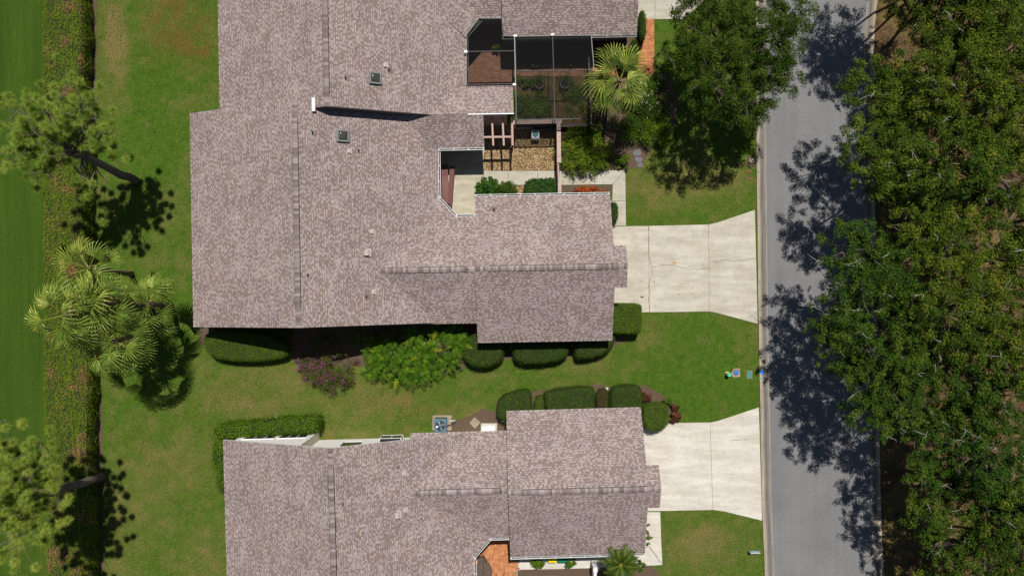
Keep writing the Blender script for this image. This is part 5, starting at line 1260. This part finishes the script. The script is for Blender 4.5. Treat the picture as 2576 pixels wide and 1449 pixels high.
# --- feather palm at the lower walk
def feather_palm(label, base, head, z, n, Lf, seed):
    r = random.Random(seed); o = at(*base); t = thing('feather_palm', label, 'palm', o); hd = P(*head, z)-np.array(o)
    MB().tube(bend((0,0,-0.1), hd, 0, 6, 0.02), [0.13,0.11,0.10,0.10,0.10,0.11,0.12], 10).build('trunk', M['palm_bark'], t, True)
    for i in range(n):
        az = i*2.39996; el = 1.1-1.15*(i/(n-1)); L = Lf*r.uniform(0.85,1.1); pts = []
        for k in range(9):
            s = k/8; pts.append(Vector(hd)+Vector((math.cos(az)*math.cos(el)*L*s, math.sin(az)*math.cos(el)*L*s, math.sin(el)*L*s-0.55*L*s*s)))
        f = MB().tube(pts, list(np.linspace(0.018, 0.005, 9)), 5).build('frond', M['petiole'], t)
        V = []; Fc = []; T = []
        for k in range(56):
            s = 0.12+0.88*k/56; j = min(int(s*8), 7); p = pts[j].lerp(pts[j+1], s*8-j); d = (pts[j+1]-pts[j]).normalized(); sd = d.cross(Vector((0,0,1))).normalized()
            for sg in (-1, 1):
                ll = 0.42*math.sin(math.pi*(0.12+0.85*s))*r.uniform(0.9,1.1); e = p+sd*sg*ll*0.85+d*ll*0.5+Vector((0,0,0.05-0.12*r.random())); b_ = len(V)
                V += [p+d*0.014, p-d*0.014, e]; Fc.append((b_, b_+1, b_+2)); T.append(min(1, max(0, r.gauss(0.5, 0.2))))
        me = MB(); me.v = [tuple(v) for v in V]; me.f = Fc; me.a = T; me.build('leaflets', M['pinnate'], f)
    return t
feather_palm('green feather palm beside the lower garage eave', (1545,1413), (1562,1418), 2.9, 22, 1.55, 3)

# --- philodendron: big lobed leaves, each one a part
def lobed_leaf():
    V = [(0,0,0)]; Fc = []; T = []; n = 8
    mid = [(0.02+0.62*k/10, 0, 0.10*math.sin(math.pi*k/10)-0.03*k/10) for k in range(11)]
    V = list(mid)
    for sg in (-1, 1):
        for k in range(8):
            x = 0.03+0.066*k; ln = 0.30*math.sin(math.pi*(0.22+0.70*k/8)); a = math.radians(95-9*k); b = len(V)
            V += [(x+0.008, 0, 0.09*math.sin(math.pi*x/0.64)), (x+0.046, 0, 0.09*math.sin(math.pi*(x+0.058)/0.64)), (x+0.048+math.cos(a)*ln*0.6, sg*ln*0.62, 0.05), (x+0.012+math.cos(a)*ln*0.6, sg*ln*0.6, 0.05), (x+0.03+math.cos(a)*ln*1.15, sg*ln*1.05, -0.05)]
            Fc += [(b, b+1, b+2, b+3), (b+3, b+2, b+4)]; T += [0.30+0.45*((k*7+3) % 5)/4, 0.25+0.4*((k*3+1) % 4)/3]
    b = len(V); V += [(0.58,-0.05,0),(0.58,0.05,0),(0.80,0,-0.06)]; Fc.append((b, b+2, b+1)); T.append(0.6)
    return V, Fc, T
def philodendron(label, outline, h, n_ros):
    p = np.array(chaikin(poly(outline, h*0.7), 1)); c = p.mean(0); o = (float(c[0]), float(c[1]), 0.0); t = thing('philodendron', label, 'shrub', o)
    V, Fc, T = lobed_leaf(); meshes = []
    for q in range(6):
        me = bpy.data.meshes.new('leaf'); me.from_pydata(V, [], Fc); me.update(); me.materials.append(M['philo']); a = me.attributes.new('tint','FLOAT','FACE')
        a.data.foreach_set('value', np.clip(np.array(T, np.float32)+[-0.28,-0.15,0.0,0.08,0.2,0.42][q]+rng.normal(0,0.05,len(T)),0,1).astype(np.float32)); meshes.append(me)
    x0, y0 = p.min(0); x1, y1 = p.max(0); pts = []
    def inside(q):
        r = False
        for i in range(len(p)):
            a, b = p[i], p[i-1]
            if (a[1] > q[1]) != (b[1] > q[1]) and q[0] < (b[0]-a[0])*(q[1]-a[1])/(b[1]-a[1])+a[0]: r = not r
        return r
    tries = 0
    while len(pts) < n_ros and tries < 20000:
        tries += 1; q = np.array((rng.uniform(x0,x1), rng.uniform(y0,y1)))
        if inside(q) and all(np.linalg.norm(q-k) > 0.36 for k in pts): pts.append(q)
    for q in pts:
        z = h*rng.uniform(0.62,1.0); rx, ry = q[0]-o[0], q[1]-o[1]
        MB().tube([(rx*0.92,ry*0.92,0),(rx,ry,z*0.7)], [0.05,0.04], 6).build('stem', M['bark'], t)
        nl = 9; ph = rng.uniform(0, 6.28)
        for i in range(nl):
            az = ph+i*2.39996; el = 0.95-1.0*i/nl+rng.normal(0,0.1); r_ = 0.14+0.16*i/nl
            l = bpy.data.objects.new('leaf', meshes[int(min(5, max(0, rng.normal(2.4,1.3))))]); C.objects.link(l); l.parent = t
            l.location = (rx+math.cos(az)*r_, ry+math.sin(az)*r_, z*0.8+0.18*math.sin(max(el,0))+0.1); l.rotation_euler = (rng.normal(0,0.35), -el*0.8+0.35, az); s = rng.uniform(0.7,1.0); l.scale = (s,s*0.85,s)
    q = np.array(pts); n = 2600; k = rng.integers(0, len(q), n); c3 = np.concatenate([q[k]+rng.normal(0,0.25,(n,2)), rng.uniform(0.1, h*0.6, (n,1))], 1)
    leaf_mass('under_leaves', c3, rng.normal(0,0.6,(n,3))+np.array([0,0,0.6]), rng.uniform(0.15,0.3,n), M['philo'], t, rng.normal(0.25,0.12,n), off=o)
philodendron('philodendron thicket with big glossy lobed leaves along the shaded wall', [(890,880),(935,865),(985,848),(1060,832),(1110,826),(1160,838),(1172,870),(1150,920),(1120,925),(1060,975),(1030,970),(990,955),(965,945),(920,925)], 1.25, 32)

# --- clipped hedges
hedge('long clipped hedge shaped like a cushion at the shaded gable', [(508,850),(530,832),(600,828),(700,850),(728,880),(720,900),(640,912),(545,905),(515,885)], 1.15, 'hedge_bright', 1000, 0.06, rough=0.03)
hedge('clipped hedge with a round west end next to the philodendron', [(1172,862),(1185,840),(1265,842),(1268,895),(1250,918),(1205,926),(1172,912),(1163,890)], 1.25, 'hedge', flecks=0.05)
hedge('small rounded clip shrub squeezed between the west and long hedges', [(1278,850),(1296,850),(1297,878),(1287,884),(1277,876)], 0.9, 'hedge_bright', soft=2)
hedge('longest clipped hedge under the middle garage eave', [(1297,848),(1425,846),(1432,870),(1424,905),(1360,916),(1300,914),(1291,895)], 1.25, 'hedge', flecks=0.06)
hedge('small rounded clip shrub squeezed between the long and east hedges', [(1433,850),(1450,850),(1451,874),(1442,880),(1432,872)], 0.9, 'hedge_bright', soft=2)
hedge('clipped hedge with a tapered east end under the garage corner', [(1460,848),(1545,842),(1548,865),(1520,893),(1460,906),(1446,895),(1448,870)], 1.25, 'hedge', flecks=0.05)
hedge('square clipped shrub block between driveway and garage', [(1535,768),(1550,765),(1612,765),(1615,780),(1613,832),(1608,840),(1550,838),(1535,838)], 1.45, 'hedge_bright', 1100, 0.06, soft=1, inset=0.12, rough=0.035)
hedge('clipped hedge with a round corner beside the pipe stubs', [(1249,1030),(1258,1002),(1290,987),(1330,980),(1337,995),(1337,1060),(1275,1062),(1252,1052)], 1.35, 'hedge', flecks=0.07)
hedge('narrow light green clip shrub beside the round corner hedge', [(1345,1000),(1366,995),(1370,1010),(1369,1050),(1345,1050)], 0.9, 'hedge_bright', soft=1)
hedge('longest clipped hedge behind the lower garage', [(1371,984),(1490,972),(1496,985),(1497,1050),(1378,1052),(1371,1010)], 1.35, 'hedge', flecks=0.07, soft=1)
hedge('low square bronzed hedge block behind the lower garage', [(1500,980),(1533,978),(1534,1040),(1502,1042)], 0.75, 'hedge_brown', soft=1, inset=0.08)
hedge('clipped hedge at the driveway end behind the lower garage', [(1537,985),(1550,972),(1600,970),(1616,980),(1617,1040),(1537,1042)], 1.35, 'hedge', flecks=0.06, soft=1)
hedge('round clipped shrub between lower garage and driveway', [(1618,1030),(1628,1018),(1665,1014),(1682,1026),(1685,1060),(1672,1080),(1640,1087),(1618,1070)], 1.15, 'hedge_bright', 1000, 0.06)
bush('rust red shrub behind the round clipped shrub', 1627, 1000, 17, 22, 0.8, 'rustleaf', 900, 0.10, 14)
bush('dry reddish grassy shrub at the lower driveway edge', 1695, 1040, 18, 38, 0.55, 'rustleaf', 1000, 0.11, 18, tint0=0.35)
bush('loose leafy shrub behind the round clipped shrub', 1680, 1012, 16, 14, 0.6, 'hedge', 700, 0.09, 10)
# loose hedge rows at the lower house corner
hedge('bushy untrimmed hedge row in front of the white gable wall', [(536,1080),(548,1070),(640,1062),(700,1057),(780,1049),(800,1055),(801,1082),(780,1092),(650,1100),(560,1108),(542,1104)], 1.4, 'hedge_bright', 750, 0.10, soft=1, rough=0.085, inset=0.2, name='leafy_hedge')
hedge('bushy untrimmed hedge row along the west eave', [(538,1120),(548,1108),(575,1110),(578,1235),(562,1246),(546,1228),(548,1190),(534,1165)], 1.5, 'hedge_bright', 750, 0.10, soft=1, rough=0.10, inset=0.2, name='leafy_hedge')
# entry court shrubs
bush('glossy round leaved shrub at the edge of the entry patio', 1228, 474, 32, 27, 1.0, 'glossy', 3600, 0.13, 44, aspect=0.8)
bush('feathery pale green shrub beside the glossy shrub', 1275, 473, 25, 27, 0.95, 'hedge', 4200, 0.07, 34)
hedge('rounded glossy hedge shrub beside the garden gate', [(1321,462),(1332,452),(1392,449),(1402,456),(1403,500),(1322,500)], 1.0, 'glossy', 700, 0.11, soft=1, rough=0.05, name='hedge_shrub')
t_ = bush('bed of red orange flowers along the garage gutter', 1480, 482, 50, 13, 0.35, 'hedge', 1500, 0.07, 40, flowers=('orange', 190, 0.055), stems=2, name='flower_bed', cat='flowers')
hedge('small dark shrub between middle garage and walk', [(1536,512),(1550,508),(1555,530),(1553,556),(1540,560),(1534,550)], 0.9, 'hedge', 800, 0.08, soft=1, rough=0.05, name='hedge_shrub')
# ferns and shrubs round the fan palm
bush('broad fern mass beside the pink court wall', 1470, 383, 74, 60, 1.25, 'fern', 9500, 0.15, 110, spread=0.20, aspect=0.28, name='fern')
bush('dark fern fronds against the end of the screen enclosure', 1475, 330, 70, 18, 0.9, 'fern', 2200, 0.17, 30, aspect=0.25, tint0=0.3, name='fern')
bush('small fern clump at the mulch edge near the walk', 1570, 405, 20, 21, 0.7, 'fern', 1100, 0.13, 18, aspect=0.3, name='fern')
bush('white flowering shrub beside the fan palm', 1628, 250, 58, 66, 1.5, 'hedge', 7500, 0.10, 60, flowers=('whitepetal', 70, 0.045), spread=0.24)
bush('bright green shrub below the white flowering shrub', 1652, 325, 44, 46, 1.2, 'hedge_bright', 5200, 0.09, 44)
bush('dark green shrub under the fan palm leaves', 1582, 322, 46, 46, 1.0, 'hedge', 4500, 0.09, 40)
bush('maroon leaved cordyline beside the enclosure', 1497, 232, 14, 26, 0.9, 'redleaf', 420, 0.22, 12, aspect=0.25, name='cordyline')
bush('brown leaved cordyline below the maroon one', 1507, 285, 14, 16, 0.7, 'rustleaf', 260, 0.2, 9, aspect=0.25, name='cordyline')
bush('dark shrub between palm and brick walk', 1640, 205, 34, 18, 0.9, 'hedge', 1800, 0.09, 26)
hedge('shaded clipped hedge beside the upper brick walk', [(1588,100),(1606,98),(1606,172),(1560,176),(1550,150),(1585,148)], 0.85, 'hedge', 700, 0.07, soft=1, rough=0.04)
hedge('narrow clipped hedge between upper garage and driveway', [(1608,28),(1624,26),(1626,95),(1610,102)], 1.1, 'hedge', 800, 0.07, soft=1, rough=0.04)
# planting inside the enclosure
bush('ground cover shrub inside the enclosure corner', 1340, 270, 44, 40, 0.7, 'hedge_bright', 5200, 0.09, 60, tint0=0.5)
bush('leafy ground cover along the enclosure path', 1330, 208, 30, 14, 0.4, 'hedge_bright', 1500, 0.09, 24)
bush('ground cover patch by the second pot', 1450, 245, 40, 52, 0.3, 'hedge_bright', 3000, 0.08, 60)
bush('green border planting in the shade of the upper garage', 1345, 158, 46, 10, 0.5, 'hedge_bright', 1800, 0.14, 24, aspect=0.25)
bush('green border planting near the enclosure corner post', 1435, 157, 40, 9, 0.5, 'hedge_bright', 1500, 0.14, 20, aspect=0.25)
bush('spiky potted plant on the brown brick patio', 1250, 122, 14, 16, 0.7, 'fern', 420, 0.22, 10, aspect=0.18)
bush('low fern at the patio edge of the enclosure', 1303, 205, 14, 20, 0.4, 'fern', 420, 0.14, 10, aspect=0.25)
for px, py, lab in ((1357,214,'round grey pot with shrub inside the enclosure near the ground cover'), (1420,214,'round grey pot with shrub inside the enclosure near the middle beam')):
    t = thing('plant_pot', lab, 'pot', at(px, py, 0.3)); MB().lathe([(0.20,0),(0.28,0.35),(0.33,0.42),(0.33,0.46),(0.27,0.46),(0.26,0.40)], 18).build('pot', M['clay'], t, True); MB().lathe([(0.262,0.40),(0.262,0.415),(0.01,0.42)], 14).build('soil', M['soil'], t)
    n = 260; p = rng.normal(0,1,(n,3))*np.array([0.24,0.22,0.16])+np.array([0.06,0.28,0.75]); leaf_mass('foliage', p, rng.normal(0,0.6,(n,3))+np.array([0,0,0.6]), rng.uniform(0.07,0.13,n), M['hedge'], t, rng.normal(0.5,0.15,n))
    MB().tube([(0,0,0.4),(0.03,0.12,0.6),(0.06,0.25,0.8)], [0.02,0.016,0.01], 5).build('stem', M['bark'], t)
# bougainvillea, shaded shrubs behind it
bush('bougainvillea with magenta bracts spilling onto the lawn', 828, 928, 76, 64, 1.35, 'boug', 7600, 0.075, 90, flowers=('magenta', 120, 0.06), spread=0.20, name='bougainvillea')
bush('small magenta sprays at the left edge of the bougainvillea', 757, 905, 16, 34, 0.9, 'boug', 500, 0.06, 10, flowers=('magenta', 40, 0.055), spread=0.3, name='bougainvillea', stems=8)
bush('green shrub in deep shade behind the bougainvillea', 815, 855, 45, 18, 1.1, 'hedge', 1500, 0.09, 24, flowers=('magenta', 8, 0.04))
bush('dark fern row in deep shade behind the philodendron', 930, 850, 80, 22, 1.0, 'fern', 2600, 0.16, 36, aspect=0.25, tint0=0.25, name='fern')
hedge('shaded hedge tucked under the gable behind the cushion hedge', [(600,822),(725,822),(730,850),(690,845),(610,828)], 0.9, 'hedge', 700, 0.07, soft=1)
# lower walk shrubs
bush('leafy shrub under the lower garage eave by the yellow tub', 1355, 1410, 22, 19, 1.0, 'hedge_bright', 1500, 0.09, 20)
bush('small shrub under the lower garage eave by the green tub', 1435, 1412, 16, 20, 0.9, 'hedge_bright', 800, 0.09, 14)
bush('small creeping shrub at the lower garage corner', 1634, 1347, 8, 30, 0.7, 'hedge_bright', 600, 0.08, 12)
bush('low plants behind the lower feather palm', 1605, 1420, 34, 16, 0.5, 'hedge', 1000, 0.09, 16)
# stepping stones at the mulch edge
for px, py, rr, lab in ((1603,385,12,'grey slate stepping stone nearest the shrubs'), (1606,402,10,'grey slate stepping stone in the middle of the mulch edge'), (1610,416,9,'grey slate stepping stone nearest the lawn')):
    n = 9; pts = [(PX(rr)*(0.8+0.35*rng.random())*math.cos(6.283*k/n), PX(rr)*0.8*(0.8+0.35*rng.random())*math.sin(6.283*k/n)) for k in range(n)]
    t = MB().prism(pts, 0.0, 0.045).build('stepping_stone', M['slate']); t.location = at(px, py); tag(t, lab, 'stone')

# --- the long hedge between lawn and fairway
def long_hedge():
    h = 1.5; ys2 = np.arange(-60, 1511, 14.0)
    outl = [(105+0.006*y+1.5*math.sin(y*0.05), y) for y in ys2]+[(203+0.016*max(0,y)+3*math.sin(y*0.021)+2*math.sin(y*0.09), y) for y in ys2[::-1]]
    return hedge('long tall hedge with reddish young leaves between lawn and fairway', outl, h, 'ivy', 640, 0.075, soft=0, rough=0.05, inset=0.22, name='long_hedge', patch=1.0)
long_hedge()

# --- short grass blades over lawn and fairway, so that turf edges fray over the paving
def grass():
    n = 420000
    x = rng.uniform(P(0,0)[0]-0.6, P(1925,0)[0], n); y = rng.uniform(P(0,1449)[1]-0.4, P(0,0)[1]+0.4, n)
    keep = np.ones(n, bool)
    def out_poly(pts, grow=0.0):
        p = np.array(pts)[:, :2]; c = p.mean(0); p = c+(p-c)*(1-grow); r = np.zeros(n, bool)
        for i in range(len(p)):
            a, b = p[i], p[i-1]
            with np.errstate(divide='ignore', invalid='ignore'): r ^= ((a[1] > y) != (b[1] > y)) & (x < (b[0]-a[0])*(y-a[1])/(b[1]-a[1])+a[0])
        keep[r] = False
    for key, (h_, r_, loc, a, sv) in HOUSES.items():
        for u0, u1, v0, v1 in ((-17.9,-2.4,-3.3,9.9), (-3,8.4,-4.2,4.2), (-3,8.5,4.0,10.0)):
            out_poly([(loc[0]+u*math.cos(a)-sv*v*math.sin(a), loc[1]+u*math.sin(a)+sv*v*math.cos(a)) for u, v in ((u0,v0),(u1,v0),(u1,v1),(u0,v1))])
    for pts in ([(1500,570),(1632,568.5),(1782,565),(1801,561),(1899,528),(1906,815),(1802,787),(1784,784),(1633,786),(1500,786)], [(1580,1064),(1786,1062),(1806,1058),(1909,1024),(1917,1309),(1822,1286),(1793,1282),(1600,1286)],
                [(1580,-30),(1897,-30),(1890,-30),(1780,-2),(1720,50),(1580,50)], [(1400,300),(1574,420),(1575,569),(1400,569)], [(1560,1287),(1662,1287),(1668,1460),(1560,1460)], [(1470,40),(1646,40),(1646,195),(1470,195)]): out_poly(poly(pts), 0.004)
    for pts, lab in beds: out_poly(poly(pts), 0.02)
    out_poly(poly([(112,-40),(243,-40),(262,1500),(112,1500)]))
    px = x*F/CAM_H+1288; py = 724.5-y*F/CAM_H
    keep &= px < np.interp(py, [p[1] for p in LC], [p[0] for p in LC])+0.6
    x_, y_ = x[keep], y[keep]; m = len(x_); fair = (x_ < P(112,0)[0])
    L = rng.uniform(0.035, 0.085, m)*np.where(fair, 0.6, 1.0); az = rng.uniform(0, 6.283, m); wd = rng.uniform(0.007, 0.016, m); hz = rng.uniform(0.012, 0.035, m)
    c = np.stack([x_, y_, np.where(fair, 0.012, 0.0)], 1); d = np.stack([np.cos(az), np.sin(az), 0*az], 1); s = np.stack([-np.sin(az), np.cos(az), 0*az], 1)
    V = np.stack([c-s*wd[:,None], c+s*wd[:,None], c+d*L[:,None]+np.array([0,0,1])*hz[:,None]], 1).reshape(-1,3)
    dr = 0.35*fbm(x_, y_, 2.5, 11)+0.45*fbm(x_, y_, 0.7, 21); t = np.clip(dr-0.08+rng.normal(0, 0.16, m), 0, 1); t = np.where(fair, t*0.75, t)
    o = np_mesh('grass_blades', V, np.arange(m*3).reshape(-1,3), M['blade_grass'], None, tint=t)
    tag(o, 'short green turf blades covering lawn and fairway', 'grass', kind='stuff')
M['blade_grass'] = leafm('grass_blade', [(0,(0.022,0.058,0.004)),(0.35,(0.052,0.110,0.008)),(0.65,(0.100,0.145,0.016)),(0.85,(0.20,0.165,0.05)),(1,(0.29,0.225,0.09))], 0.15, 0.7, 0.05)
grass()

def fallen_leaves(name, n, region, label, m):
    x, y = region(n); c = np.stack([x, y, np.full(len(x), 0.03)], 1); nn = rng.normal(0, 0.25, (len(x),3)); nn[:,2] += 1
    V, Fc = cards(c, nn, rng.uniform(0.05, 0.12, len(x)), 0.55); o = np_mesh(name, V, Fc, m, None, tint=rng.random(len(x))); tag(o, label, 'leaves', kind='stuff')
M['dead_leaf'] = m_tint('dead_oak_leaf', [(0,(0.05,0.03,0.018)),(0.5,(0.16,0.095,0.045)),(1,(0.30,0.20,0.10))], 0.9, 0.05)
def reg_floor(n):
    y = rng.uniform(-21, 21, n); py = 724.5-y*F/CAM_H; x0 = (np.interp(py, [p[1] for p in RC], [p[0] for p in RC])+6-1288)*CAM_H/F
    return x0+rng.random(n)**1.2*13, y
def reg_road(n):
    y = rng.uniform(-21, 21, n); py = 724.5-y*F/CAM_H; x1 = (np.interp(py, [p[1] for p in RC], [p[0] for p in RC])-8-1288)*CAM_H/F
    return x1-rng.random(n)**3.0*5.5, y
fallen_leaves('leaf_litter', 26000, reg_floor, 'dead brown oak leaves lying under the trees', M['dead_leaf'])
fallen_leaves('leaf_litter', 900, reg_road, 'dead oak leaves blown along the road edge', M['dead_leaf'])
